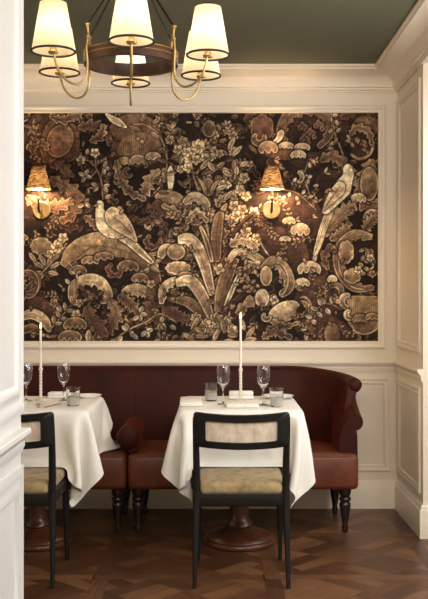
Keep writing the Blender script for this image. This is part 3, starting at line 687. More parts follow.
PFW = [(0,0),(0,.009),(.010,.011),(.022,.010),(.030,.005),(.048,.005),(.056,.011),(.068,.011),(.078,.003),(.084,0)]
BX, RX = ((0,YB,0),(1,0,0),(0,0,1),(0,-1,0)), ((XR,0,0),(0,1,0),(0,0,1),(-1,0,0))
bm = bmesh.new(); frame_on(bm, *BX, -.62,1.056,.224,.796,PF); frame_on(bm, *BX, -1.82,-.70,.224,.796,PF); struct('trim_lower_panels', bm, M_WALL, True, 'cream lower wall panel mouldings behind the banquettes', 'trim')
bm = bmesh.new(); frame_on(bm, *RX, YE+.06,YB-.05,.224,.796,PF); frame_on(bm, *RX, YE+.06,YB-.05,.985,2.47,PF); struct('trim_right_panels', bm, M_WALL, True, 'cream panel mouldings of the right wall return', 'trim')
LX = ((PX,0,0),(0,1,0),(0,0,1),(1,0,0))
bm = bmesh.new(); frame_on(bm, *LX, PY0+.02,PY1-.003,.945,2.52,PFW); frame_on(bm, *LX, PY0+.02,PY1-.003,.24,.79,PFW); struct('trim_partition_panels', bm, M_WALL_DAYLIT, True, 'white panel mouldings of the near left partition', 'trim')

# ---------------------------------------------------------------------------
# tapestry panel in its moulded frame
# ---------------------------------------------------------------------------
MX0, MX1, MZ0, MZ1 = -1.749, .982, 1.018, 2.408
def build_mural():
    A = weave_tapestry(-70, 378, 113, 341, 1.75)
    h, w = A.shape[:2]
    lina = np.where(A <= .04045, A/12.92, ((A+.055)/1.055)**2.4)
    X = MX0+(np.arange(w)+.5)/w*(MX1-MX0); Z = MZ1-(np.arange(h)+.5)/h*(MZ1-MZ0)
    X[0], X[-1], Z[0], Z[-1] = MX0, MX1, MZ1, MZ0
    co = np.empty((h,w,3), np.float32); co[...,0] = X[None]; co[...,1] = -.004; co[...,2] = Z[:,None]
    idx = np.arange(h*w).reshape(h,w)
    q = np.stack([idx[1:,:-1], idx[1:,1:], idx[:-1,1:], idx[:-1,:-1]], -1).reshape(-1,4)
    me = bpy.data.meshes.new('tapestry_canvas'); me.vertices.add(h*w); me.vertices.foreach_set('co', co.ravel())
    me.loops.add(q.size); me.loops.foreach_set('vertex_index', q.ravel().astype(np.int32)); me.polygons.add(len(q)); me.polygons.foreach_set('loop_start', np.arange(0,q.size,4,dtype=np.int32))
    me.update(calc_edges=True)
    at = me.color_attributes.new('weave', 'FLOAT_COLOR', 'POINT'); col = np.ones((h*w,4), np.float32); col[:,:3] = lina.reshape(-1,3); at.data.foreach_set('color', col.ravel())
    m = bpy.data.materials.new('woven_tapestry'); m.use_nodes = True; nt = m.node_tree; b = nt.nodes['Principled BSDF']
    a = nt.nodes.new('ShaderNodeAttribute'); a.attribute_name = 'weave'
    g = nt.nodes.new('ShaderNodeMix'); g.data_type = 'RGBA'; g.blend_type = 'MULTIPLY'; g.inputs[0].default_value = 1; g.inputs[7].default_value = (MG,MG*.97,MG*.95,1)
    g.clamp_result = False
    nt.links.new(a.outputs['Color'], g.inputs[6]); nt.links.new(g.outputs[2], b.inputs['Base Color']); b.inputs['Roughness'].default_value = .8; b.inputs['Specular IOR Level'].default_value = .2
    tc = nt.nodes.new('ShaderNodeTexCoord'); nz = nt.nodes.new('ShaderNodeTexNoise'); nz.inputs['Scale'].default_value = 140; bp = nt.nodes.new('ShaderNodeBump'); bp.inputs['Strength'].default_value = .2; bp.inputs['Distance'].default_value = .002
    nt.links.new(tc.outputs['Object'], nz.inputs['Vector']); nt.links.new(nz.outputs['Fac'], bp.inputs['Height']); nt.links.new(bp.outputs[0], b.inputs['Normal'])
    me.materials.append(m)
    root = thing('tapestry_panel', 'large brown verdure tapestry panel of leaves, scrolls and birds in a cream moulded frame', 'tapestry', (0,YB,0))
    o = bpy.data.objects.new('tapestry_canvas', me); C.objects.link(o); o.parent = root
    bm = bmesh.new(); frame_on(bm, (0,0,0),(1,0,0),(0,0,1),(0,-1,0), MX0-.044,MX1+.044,MZ0-.046,MZ1+.044,
        [(0,0),(0,.016),(.006,.021),(.014,.022),(.022,.017),(.027,.011),(.034,.011),(.038,.014),(.043,.013),(.046,.004),(.046,0)])
    link('frame', bm, M_WALL, root)
MG = 1.05
build_mural()

# ---------------------------------------------------------------------------
# banquettes
# ---------------------------------------------------------------------------
def leg_bm(x, y, h=.245):
    bm = bmesh.new()
    lathe(bm, [(.0,0),(.013,0),(.016,.012),(.019,.03),(.014,.042),(.017,.06),(.024,.10),(.030,.14),(.032,.158),(.024,.168),(.033,.178),(.033,.188),(.024,.196),(.030,.206),(.034,.222),(.034,h),(0,h)], 20, x, y)
    return bm
def rounded_top_profile():
    # (n, z) section of the back: n grows towards the outside (wall); rolled top
    p = [(-.055,.405),(-.060,.50),(-.050,.62),(-.036,.74),(-.024,.80)]
    p += arcpts((.022,.834), .042, PI*.98, -PI*.42, 12)
    p += [(.030,.775),(.024,.70),(.028,.60),(.032,.26),(-.030,.26)]
    return p
def banquette(name, label, x0, x1, wing_right, mirror=False):
    """right-hand version built around x0..x1; mirror flips it about the middle of its seat"""
    t = thing(name, label, 'banquette', (0,0,0), 'burgundy banquettes along the back wall')
    mx = (lambda x: x0+x1-x) if mirror else (lambda x: x)
    ysf, ysb = 5.12, 5.70
    def fin(nm, bm, m):
        if mirror:
            for v in bm.verts: v.co.x = x0+x1-v.co.x
            bmesh.ops.reverse_faces(bm, faces=bm.faces)
        return link(nm, bm, m, t, True, 50)
    # seat: upholstered box with a slightly crowned top
    bm = bmesh.new(); box(bm, x0+.003, x1, ysf, ysb, .243, .436, .028, 4)
    bmesh.ops.subdivide_edges(bm, edges=[e for e in bm.edges if e.calc_length() > .3], cuts=10, use_grid_fill=True)
    for v in bm.verts:
        fx = (v.co.x-x0)/(x1-x0)
        if v.co.z > .42: v.co.z += .012*math.sin(PI*min(1,max(0,fx)))**.5
        if v.co.y < ysf+.02: v.co.y -= .008*math.sin(PI*min(1,max(0,(v.co.z-.243)/.19)))
    fin('seat', bm, M_LEATHER)
    bm = bmesh.new(); tube(bm, [(x0+.03,ysf+.004,.424),(x1-.03,ysf+.004,.424)], .005, 8); fin('piping', bm, M_LEATHER)
    # back: straight run, then a quarter turn into the wing
    yb, xe, R = 5.655, x1-.02, .33
    path = [(x0+.0003,yb)]; nst = 8
    for k in range(1, nst): path.append((x0+(xe-R-x0)*k/nst, yb))
    for k in range(0, 13): a = PI/2*(1-k/12); path.append((xe-R+R*math.cos(a), yb-R+R*math.sin(a)))
    path.append((xe, 5.30))
    prof = rounded_top_profile(); bm = bmesh.new(); P = [Vector(p) for p in path]; rings = []; L = len(P)
    for i in range(L):
        d = (P[min(i+1,L-1)]-P[max(i-1,0)]).normalized(); n = Vector((-d.y, d.x))
        s = max(0, (i-nst)/(L-1-nst)); drop = .040*s*s*(3-2*s)
        rings.append([bm.verts.new((P[i].x+n.x*a*(1 if i else 1), P[i].y+n.y*a, z-drop*max(0,(z-.4)/.45))) for a, z in prof])
    k = len(prof)
    for a, b in zip(rings, rings[1:]):
        for j in range(k): bm.faces.new((a[j], a[(j+1)%k], b[(j+1)%k], b[j]))
    pl = [v.co.copy() for v in rings[-1]]; cx_, cz_ = sum(v.x for v in pl)/k, .62
    for ins, dy in ((.955,-.012),(.88,-.018)):
        rings.append([bm.verts.new((xe-.012+(v.x-xe+.012)*ins-(0), v.y+dy, cz_+(v.z-cz_)*(1-(1-ins)*.35))) for v in pl])
        for j in range(k): bm.faces.new((rings[-2][j], rings[-2][(j+1)%k], rings[-1][(j+1)%k], rings[-1][j]))
    bm.faces.new(rings[0]); bm.faces.new(rings[-1][::-1])
    ob = fin('backrest', bm, M_VELVET)
    # seam line under the rolled top
    # wing arm: lower scroll running forward from the wing
    bm = bmesh.new()
    ap = [(-.092,.40),(-.088,.52),(-.075,.585)]+arcpts((-.012+.012,.612),.045,PI*.86,-PI*.45,12)+[(.012,.54),(.014,.40)]
    ys = [5.145,5.17,5.22,5.30,5.38,5.46]; rings = []
    for i, y in enumerate(ys):
        up = .0 if i < 2 else .10*((y-5.17)/.29)**1.5
        inn = .012 if i == 0 else 0
        rings.append([bm.verts.new((xe+.004+a*(1-inn*4), y, z+(up if z > .5 else 0)-(inn*.5 if z>.45 else 0))) for a, z in ap])
    k = len(ap)
    for a, b in zip(rings, rings[1:]):
        for j in range(k): bm.faces.new((a[j], a[(j+1)%k], b[(j+1)%k], b[j]))
    bm.faces.new(rings[0]); bm.faces.new(rings[-1][::-1])
    arm = fin('armrest', bm, M_VELVET)
    # low rolled arm at the inner end (only the banquette that has one)
    if wing_right:
        bm = bmesh.new(); zc, r = .528, .060; xa = x0+.004
        tube(bm, [(xa,5.098,zc),(xa,5.102,zc),(xa,5.115,zc),(xa,5.15,zc),(xa,5.57,zc)], [r*.80,r*.9,r*.98,r,r], 28)
        box(bm, xa+.0, xa+.05, 5.14, 5.57, .437, .53, .012)
        fin('armrest', bm, M_VELVET)
        bm = bmesh.new(); lathe(bm, [(0,0),(.022,.0),(.042,.004),(.0475,.010)], 28, close=False)
        for v in bm.verts: v.co = Vector((xa+v.co.x, 5.094+v.co.z-.002, zc+v.co.y))
        fin('arm_facing', bm, M_VELVET)
    bm = bmesh.new(); cz = .794
    lathe(bm, [(0,0),(.016,.0),(.030,.004),(.034,.010)], 24, close=False)
    for v in bm.verts: v.co = Vector((xe+.022+v.co.x, 5.274+v.co.z, cz+v.co.y))
    fin('scroll_facing', bm, M_VELVET)
    for x in (x0+.055, x1-.065):
        for y in (ysf+.075, ysb-.06): fin('leg', leg_bm(x,y), M_DARKWOOD)
    return t
banquette('banquette', 'burgundy velvet banquette with brown leather seat and curved wing, behind the right table', -.4862, .765, True)
banquette('banquette', 'burgundy banquette behind the left table, partly hidden by the partition', -1.74, -.4872, False, True)

# ---------------------------------------------------------------------------
# pedestal tables, tablecloths
# ---------------------------------------------------------------------------
T1, T2 = Vector((.115,4.96,0)), Vector((-.939,4.96,0)); HX, HY, ZT = .31, .35, .735
t = thing('pedestal_table', 'walnut pedestal table on the right under a white cloth', 'table', T1, 'pedestal tables')
bm = bmesh.new(); box(bm, -HX+.022, HX-.022, -HY+.022, HY-.022, ZT-.032, ZT-.005, .010); link('tabletop', bm, M_WALNUT, t)
bm = bmesh.new(); lathe(bm, [(0,.09),(.066,.09),(.070,.10),(.066,.112),(.058,.12),(.052,.135),(.050,.16),(.047,.40),(.050,.44),(.060,.45),(.060,.47),(.050,.48),(.052,.60),(.075,.66),(.10,.70),(0,.70)], 36); link('column', bm, M_WALNUT, t)
bm = bmesh.new(); lathe(bm, [(0,0),(.176,0),(.184,.006),(.187,.016),(.184,.026),(.178,.030),(.180,.036),(.176,.044),(.160,.054),(.12,.068),(.085,.080),(.075,.090),(0,.090)], 48); link('base', bm, M_WALNUT, t)
dup(t, T2, 'walnut pedestal table on the left, half hidden by chair and partition')

def drape(seed, hx, hy, zt, cw, ch, obstacles, rot=0.0, oy=0.0):
    """hang a square cloth over the table top by relaxing it on numpy points"""
    r = np.random.default_rng(seed); s = .0205; nx, ny = int(cw/s)+1, int(ch/s)+1
    gx = np.linspace(-cw/2, cw/2, nx); gy = np.linspace(-ch/2, ch/2, ny)
    p = np.zeros((ny,nx,3)); p[...,0] = gx[None]; p[...,1] = gy[:,None]
    c, sn = math.cos(rot), math.sin(rot); p[...,:2] = p[...,:2]@np.array([[c,sn],[-sn,c]]); p[...,1] += oy
    p[...,2] = zt+.003+.002*r.standard_normal((ny,nx)); q = p.copy()
    dx, dy = gx[1]-gx[0], gy[1]-gy[0]; dd = math.hypot(dx,dy)
    cons = []
    def add(sa, sb, l, k): cons.append((sa, sb, l, k))
    S = slice
    for o in (0,1):
        n = (nx-o)//2*2; add((S(None),S(o,o+n,2)), (S(None),S(o+1,o+n,2)), dx, 1)
        n = (ny-o)//2*2; add((S(o,o+n,2),S(None)), (S(o+1,o+n,2),S(None)), dy, 1)
    add((S(0,-1),S(0,-1)), (S(1,None),S(1,None)), dd, .12); add((S(0,-1),S(1,None)), (S(1,None),S(0,-1)), dd, .12)
    add((S(None),S(0,-2)), (S(None),S(2,None)), 2*dx, .03); add((S(0,-2),S(None)), (S(2,None),S(None)), 2*dy, .03)
    boxes = [(0,0,zt-.02,hx,hy,.02,.004)]+obstacles
    # the two front corners are tucked inwards by hand
    tug = np.zeros((ny,nx)); jj, ii = np.mgrid[0:ny,0:nx]
    for cx, sg in ((0,1),(nx-1,-1)): tug += sg*TUG*.00030*np.clip(1-np.hypot(ii-cx,jj)/11.0,0,1)
    for step in range(250):
        v = (p-q)*(.975 if step < 200 else .93); q = p.copy(); p = p+v; p[...,2] -= .00030; p[...,0] += tug
        for it in range(14):
            for sa, sb, l, k in cons:
                d = p[sb]-p[sa]; n = np.sqrt((d*d).sum(-1, keepdims=True))+1e-9; e = d*((n-l)/n*.5*k)
                if k < 1: e = np.where(n < l, e, e) 
                p[sa] += e; p[sb] -= e
            if it%3 == 2:
                for (bx,by,bz,ex,ey,ez,m) in boxes:
                    loc = p-np.array([bx,by,bz]); sg = np.sign(loc); a = np.abs(loc); rr = .012
                    dlt = a-np.array([ex-rr,ey-rr,ez-rr]); out = np.maximum(dlt,0); ln = np.sqrt((out**2).sum(-1,keepdims=True))
                    sd = ln[...,0]+np.minimum(dlt.max(-1),0)-rr-m
                    hit = sd < 0
                    if not hit.any(): continue
                    nrm = out/(ln+1e-9)
                    inn = (ln[...,0] < 1e-6)
                    ax = dlt.argmax(-1); nin = np.eye(3)[ax]; nrm = np.where(inn[...,None], nin, nrm)*np.where(sg==0,1,sg)
                    p = np.where(hit[...,None], p-nrm*sd[...,None], p)
                    q = np.where(hit[...,None], q+(p-q)*.35, q)
    top = (np.abs(p[...,0]) < hx-.016) & (np.abs(p[...,1]) < hy-.016) & (p[...,2] > zt-.01)
    p[...,2] = np.where(top, zt+.0035, p[...,2])
    return p
def cloth_object(name, seed, centre, label, rot):
    sofa = (0, 5.46-4.96, .22, 1.2, .35, .228, .004)           # the seat edge behind the table
    seat = (-.007, 4.43-4.96, .23, .225, .24, .236, .004)      # the chair seat in front
    P = drape(seed, HX, HY, ZT-.004, CLW, CLH, [sofa, seat], rot, CLY)
    ny, nx = P.shape[:2]; bm = bmesh.new(); V = [[bm.verts.new(P[j,i]) for i in range(nx)] for j in range(ny)]
    for j in range(ny-1):
        for i in range(nx-1): bm.faces.new((V[j][i],V[j][i+1],V[j+1][i+1],V[j+1][i]))
    me = bpy.data.meshes.new(name); bm.to_mesh(me); bm.free()
    for f in me.polygons: f.use_smooth = True
    me.materials.append(M_LINEN); o = bpy.data.objects.new(name, me); C.objects.link(o); o.location = centre
    sb = o.modifiers.new('sub','SUBSURF'); sb.levels = 1; sb.render_levels = 1
    return tag(o, label, 'tablecloth', 'white tablecloths')
CLW, CLH, CLY, TUG = 1.16, 1.13, -.066, .42
cloth_object('tablecloth', 1, T1, 'white linen tablecloth hanging in points over the right table', .03)
cloth_object('tablecloth', 2, T2, 'white linen tablecloth over the left table beside the partition', -.04)

# ---------------------------------------------------------------------------
# chairs
# ---------------------------------------------------------------------------
def chair(loc, label):
    t = thing('dining_chair', label, 'chair', loc, 'black cane-back dining chairs')
    # origin on the floor under the seat middle; the sitter faces +y, the back is towards -y
    def bar(nm, pts, ws, ds):
        bm = bmesh.new(); P = spline(pts, 5); n = len(P); rings = []
        for i, p in enumerate(P):
            f = i/(n-1)*(len(ws)-1); a = min(int(f), len(ws)-2); f -= a
            w = (ws[a]*(1-f)+ws[a+1]*f)/2; d = (ds[a]*(1-f)+ds[a+1]*f)/2
            rings.append([bm.verts.new((p.x+w*math.copysign(abs(math.cos(q))**.55, math.cos(q)), p.y+d*math.copysign(abs(math.sin(q))**.55, math.sin(q)), p.z)) for q in [2*PI*k/16 for k in range(16)]])
        for a, b in zip(rings, rings[1:]):
            for k in range(16): bm.faces.new((a[k], a[(k+1)%16], b[(k+1)%16], b[k]))
        bm.faces.new(rings[0][::-1]); bm.faces.new(rings[-1]); return link(nm, bm, M_BLACK, t)
    for s in (-1,1):
        bar('leg', [(s*.207,-.235,0),(s*.203,-.205,.22),(s*.199,-.185,.42),(s*.200,-.20,.58),(s*.203,-.228,.70),(s*.203,-.238,.755)], [.018,.026,.033,.030,.026,.024], [.020,.030,.040,.034,.026,.022])
        bar('leg', [(s*.200,.215,0),(s*.198,.205,.2),(s*.195,.195,.40)], [.018,.026,.032], [.018,.026,.034])
    # seat rails
    bm = bmesh.new(); box(bm, -.205,.205,-.20,-.17,.352,.412,.006); box(bm, -.205,.205,.17,.205,.352,.412,.006); box(bm, -.205,-.175,-.19,.19,.352,.412,.006); box(bm, .175,.205,-.19,.19,.352,.412,.006)
    link('seat_frame', bm, M_BLACK, t)
    bm = bmesh.new(); box(bm, -.198,.198,-.208,.212,.405,.462,.022,5)
    bmesh.ops.subdivide_edges(bm, edges=[e for e in bm.edges if e.calc_length() > .2], cuts=8, use_grid_fill=True)
    for v in bm.verts:
        if v.co.z > .45: v.co.z += .008*math.cos(v.co.x/.2*PI/2)*math.cos(v.co.y/.22*PI/2)
        # the rear corners are cut round the posts
        if v.co.y < -.15 and abs(v.co.x) > .17: v.co.x *= .93
    link('seat', bm, M_SEAT, t)
    # backrest: a rounded frame curved in plan
    def ring(hx, z0, z1, r, n=6):
        pts = []
        for cx, cz, a in ((hx-r,z1-r,0),(-hx+r,z1-r,PI/2),(-hx+r,z0+r,PI),(hx-r,z0+r,PI*1.5)):
            pts += [(cx+r*math.cos(a+PI/2*k/n), cz+r*math.sin(a+PI/2*k/n)) for k in range(n+1)]
        return pts
    def dense(pts, m=7):
        out = []
        for i in range(len(pts)):
            a, b = pts[i], pts[(i+1)%len(pts)]; k = m if math.dist(a,b) > .06 else 1
            out += [(a[0]+(b[0]-a[0])*j/k, a[1]+(b[1]-a[1])*j/k) for j in range(k)]
        return out
    def yb(x, z): return -.232-.028*(1-(x/.2)**2)-(z-.70)*.12
    def dip(x, z): return z-.011*(1-(x/.2)**2)
    O = dense(ring(.212,.624,.778,.016)); I = dense(ring(.158,.655,.745,.010))
    bm = bmesh.new(); loops = []
    for pts, dy, k in ((O,.013,1),(O,-.009,1),(O,-.013,.985),(I,-.013,1.02),(I,-.009,1),(I,.013,1)):
        loops.append([bm.verts.new((x*k, yb(x,z)+dy, dip(x,.70+(z-.70)*k))) for x,z in pts])
    for a, b in zip(loops, loops[1:]+loops[:1]):
        for k in range(len(a)): bm.faces.new((a[k], a[(k+1)%len(a)], b[(k+1)%len(a)], b[k]))
    link('backrest_frame', bm, M_BLACK, t, True, 50)
    bm = bmesh.new(); nx = 24; A = []
    for j in range(2):
        z = .650+.10*j; A.append([bm.verts.new((-.162+.324*i/nx, yb(-.162+.324*i/nx,z)+.001, dip(-.162+.324*i/nx,z))) for i in range(nx+1)])
    for i in range(nx): bm.faces.new((A[0][i],A[0][i+1],A[1][i+1],A[1][i]))
    cane = link('cane_panel', bm, M_CANE, t); cane['label'] = 'woven beige cane panel'
    return t
def cane_mat():
    m = mat('woven_cane', (206,182,148), .6); nt = m.node_tree; b = nt.nodes['Principled BSDF']
    tc = nt.nodes.new('ShaderNodeTexCoord'); cols = []
    for d in ('X','Z'):
        w = nt.nodes.new('ShaderNodeTexWave'); w.bands_direction = d; w.inputs['Scale'].default_value = 55; w.inputs['Distortion'].default_value = .6; nt.links.new(tc.outputs['Object'], w.inputs['Vector']); cols.append(w)
    nz = nt.nodes.new('ShaderNodeTexNoise'); nz.inputs['Scale'].default_value = 22; mp = nt.nodes.new('ShaderNodeMapping'); mp.inputs['Scale'].default_value = (1.5,1,1); nt.links.new(tc.outputs['Object'], mp.inputs[0]); nt.links.new(mp.outputs[0], nz.inputs['Vector'])
    mu = nt.nodes.new('ShaderNodeMath'); mu.operation = 'MULTIPLY'; nt.links.new(cols[0].outputs['Fac'], mu.inputs[0]); nt.links.new(cols[1].outputs['Fac'], mu.inputs[1])
    ad = nt.nodes.new('ShaderNodeMath'); ad.operation = 'MULTIPLY_ADD'; ad.inputs[1].default_value = .45; nt.links.new(mu.outputs[0], ad.inputs[0]); nt.links.new(nz.outputs['Fac'], ad.inputs[2])
    rp = nt.nodes.new('ShaderNodeValToRGB'); rp.color_ramp.elements[0].position = .35; rp.color_ramp.elements[0].color = lin((176,160,138))+(1,); rp.color_ramp.elements[1].position = .85; rp.color_ramp.elements[1].color = lin((220,208,190))+(1,)
    nt.links.new(ad.outputs[0], rp.inputs['Fac']); nt.links.new(rp.outputs[0], b.inputs['Base Color']); return m
M_CANE = cane_mat()
c1 = chair((.108,4.425,0), 'black cane-back dining chair with gold velvet seat at the right table')
dup(c1, (-.933,4.425,0), 'black cane-back dining chair at the left table, cut off by the partition')

# ---------------------------------------------------------------------------
# chandelier
# ---------------------------------------------------------------------------
def shade_thing(bm_r0, bm_r1, z0, z1, m, parent, name, n=40, trim=True):
    bm = bmesh.new(); lathe(bm, [(bm_r0,z0),(bm_r1,z1)], n, close=False)
    return link(name, bm, m, parent)
def chandelier():
    cx, cy = -.326, 3.60
    t = thing('chandelier', 'six-armed chandelier with cream black-edged shades on a walnut ring', 'chandelier', (cx,cy,ZC))
    t.location = (cx,cy,ZC); oz = -ZC
    zr0, zr1, Ro, Ri = 2.160, 2.207, .178, .156
    bm = bmesh.new(); lathe(bm, [(Ri,zr0+oz),(Ro,zr0+oz),(Ro,zr1+oz),(Ri,zr1+oz),(Ri,zr0+oz)], 64, close=False); link('ring', bm, M_RINGWOOD, t)
    for z in (zr1-.004, zr1-.022):
        bm = bmesh.new(); tube(bm, [((Ro+.001)*math.cos(2*PI*k/64), (Ro+.001)*math.sin(2*PI*k/64), z+oz) for k in range(65)], .0022, 6, False); link('ring_band', bm, M_BRASS, t)
    hub = 2.545
    bm = bmesh.new(); lathe(bm, [(0,hub-.03+oz),(.012,hub-.03+oz),(.022,hub-.01+oz),(.022,hub+.01+oz),(.010,hub+.03+oz),(.008,hub+.06+oz),(.008,-.03),(.05,-.02),(.06,-.005),(.06,0),(0,0)], 28); link('stem', bm, M_ROD, t)
    Rs = .322
    for k in range(6):
        a = -PI/2+.095+k*PI/3; c, s = math.cos(a), math.sin(a)
        def at(r, z): return (r*c, r*s, z+oz)
        bm = bmesh.new(); P = spline([at(.184,2.285),at(.181,2.25),at(.187,2.20),at(.184,2.14),at(.192,2.09),at(.222,2.061),at(.262,2.066),at(.296,2.095),at(.314,2.135),at(Rs,2.18)], 6)
        tube(bm, P, .0046, 10)
        for (r,z,q) in ((.184,2.288,.009),(.181,2.243,.009)):
            bmesh.ops.create_uvsphere(bm, u_segments=12, v_segments=8, radius=q, matrix=Matrix.Translation(at(r,z)))
        for dz in (2.240,): tube(bm, [at(.174,dz),at(.186,dz)], .008, 8)
        tube(bm, [at(.166,2.185),at(.186,2.185)], .006, 8)
        lathe_p = [(0,2.158+oz),(.016,2.158+oz),(.019,2.164+oz),(.012,2.172+oz),(.010,2.195+oz),(0,2.195+oz)]
        lathe(bm, lathe_p, 20, Rs*c, Rs*s)
        arm = link('arm', bm, M_BRASS, t)
        bm = bmesh.new(); z0, z1, r0, r1 = 2.166+oz, 2.342+oz, .0775, .0475
        lathe(bm, [(r0,z0),(r1,z1)], 44, Rs*c, Rs*s, False); sh = link('lamp_shade', bm, M_SHADE, t)
        for r, z, q in ((r0,z0,.0042),(r1,z1,.0026)):
            bm = bmesh.new(); tube(bm, [(Rs*c+r*math.cos(2*PI*j/44), Rs*s+r*math.sin(2*PI*j/44), z) for j in range(45)], q, 6, False)
            e = link('shade_edging', bm, M_TRIM, sh); e['label'] = 'black ribbon edging'
        bm = bmesh.new(); lathe(bm, [(0,2.205+oz),(.010,2.205+oz),(.012,2.225+oz),(.021,2.25+oz),(.023,2.262+oz),(.018,2.28+oz),(0,2.29+oz)], 20, Rs*c, Rs*s); link('bulb', bm, M_BULB, t)
        bm = bmesh.new(); tube(bm, [at(.182,2.286),at(.014,hub)], .0042, 8); link('suspension_rod', bm, M_ROD, t)
chandelier()

# ---------------------------------------------------------------------------
# wall sconces
# ---------------------------------------------------------------------------
def sconce(x, label):
    t = thing('wall_sconce', label, 'sconce', (x,YB-.004,1.815), 'brass wall sconces on the tapestry')
    bm = bmesh.new(); lathe(bm, [(0,0),(.052,0),(.0545,.003),(.0535,.007),(.049,.0085),(.047,.0075),(0,.0075)], 36)
    for v in bm.verts: v.co = Vector((v.co.x, -v.co.z, v.co.y))
    link('backplate', bm, M_BRASS, t)
    bm = bmesh.new(); tube(bm, spline([(0,-.006,0),(0,-.06,-.018),(0,-.095,-.006),(0,-.10,.04),(0,-.10,.056)],6), .0062, 10); link('arm', bm, M_ROD, t)
    bm = bmesh.new(); lathe(bm, [(0,.055),(.016,.056),(.018,.062),(.010,.068),(.009,.112),(0,.112)], 16, 0, -.10); link('lamp_holder', bm, M_BRASS, t)
    bm = bmesh.new(); lathe(bm, [(0,.112),(.008,.112),(.014,.128),(.015,.165),(.012,.195),(0,.208)], 16, 0, -.10); link('bulb', bm, M_SBULB, t)
    # woven shade: stacked rattan rounds, open above and below
    bm = bmesh.new(); n = 48; rows = 26; R0, R1, Z0, Z1 = .073, .039, .118, .246; rings = []
    for j in range(rows*2+1):
        f = j/(rows*2); r = R0+(R1-R0)*f
        rings.append([bm.verts.new(((r+(.0013 if (j%2)==0 else -.0009)*(1 if (k+j//2)%2 else .2))*math.cos(2*PI*k/n), -.10+(r+(.0013 if (j%2)==0 else -.0009)*(1 if (k+j//2)%2 else .2))*math.sin(2*PI*k/n), Z0+(Z1-Z0)*f)) for k in range(n)])
    for a, b in zip(rings, rings[1:]):
        for k in range(n): bm.faces.new((a[k], a[(k+1)%n], b[(k+1)%n], b[k]))
    sh = link('lamp_shade', bm, M_RATTAN, t); sh['label'] = 'woven rattan shade'
    for r, z in ((R0,Z0),(R1,Z1)):
        bm = bmesh.new(); tube(bm, [(r*math.cos(2*PI*j/40), -.10+r*math.sin(2*PI*j/40), z) for j in range(41)], .003, 6, False); link('shade_rim', bm, M_RATTAN, sh)
    return t
s1 = sconce(.329, 'brass wall sconce with woven rattan shade right of the tapestry centre')
dup(s1, (-1.068,YB-.004,1.815), 'brass wall sconce with woven rattan shade at the tapestry far left')

# ---------------------------------------------------------------------------
# table settings
# ---------------------------------------------------------------------------
ZS = ZT+.0015
def candle_pair(x, y, ztop, which):
    t = thing('candlestick', 'slim ivory beaded candlestick on the %s table' % which, 'candlestick', (x,y,ZS), 'candlesticks')
    bm = bmesh.new(); h = .172
    prof = [(0,0),(.030,0),(.031,.004),(.022,.008),(.009,.014)]
    z = .016
    while z < h-.022:
        prof += [(.0062,z),(.0090,z+.006),(.0090,z+.010),(.0062,z+.016)]; z += .0175
    prof += [(.007,h-.018),(.0115,h-.010),(.0115,h),(.0070,h),(.0070,h-.012),(0,h-.012)]
    lathe(bm, prof[:5], 24, close=True) if False else lathe(bm, prof, 24)
    link('stem', bm, M_STICK, t)
    c = thing('taper_candle', 'tall lit ivory taper candle on the %s table' % which, 'candle', (x,y,ZS+h-.012), 'lit taper candles')
    L = ztop-(ZS+h-.012)
    bm = bmesh.new(); lathe(bm, [(0,0),(.0066,0),(.0063,L*.5),(.0056,L-.004),(.0040,L),(0,L-.001)], 18); link('wax', bm, M_WAX, c)
    bm = bmesh.new(); tube(bm, [(0,0,L-.002),(.0005,0,L+.006)], .0010, 6); link('wick', bm, M_WICK, c)
    bm = bmesh.new(); lathe(bm, [(0,L+.002),(.0045,L+.007),(.0062,L+.014),(.0050,L+.022),(.0022,L+.033),(0,L+.040)], 14); link('flame', bm, M_FLAME, c)
    pl = bpy.data.lights.new('flame_glow', 'POINT'); pl.energy = .35; pl.color = (1,.6,.25); pl.shadow_soft_size = .012
    po = bpy.data.objects.new('flame_glow', pl); C.objects.link(po); po.parent = c; po.location = (0,0,L+.05)
candle_pair(.124, 4.99, 1.165, 'right'); candle_pair(-.939, 5.06, 1.112, 'left')

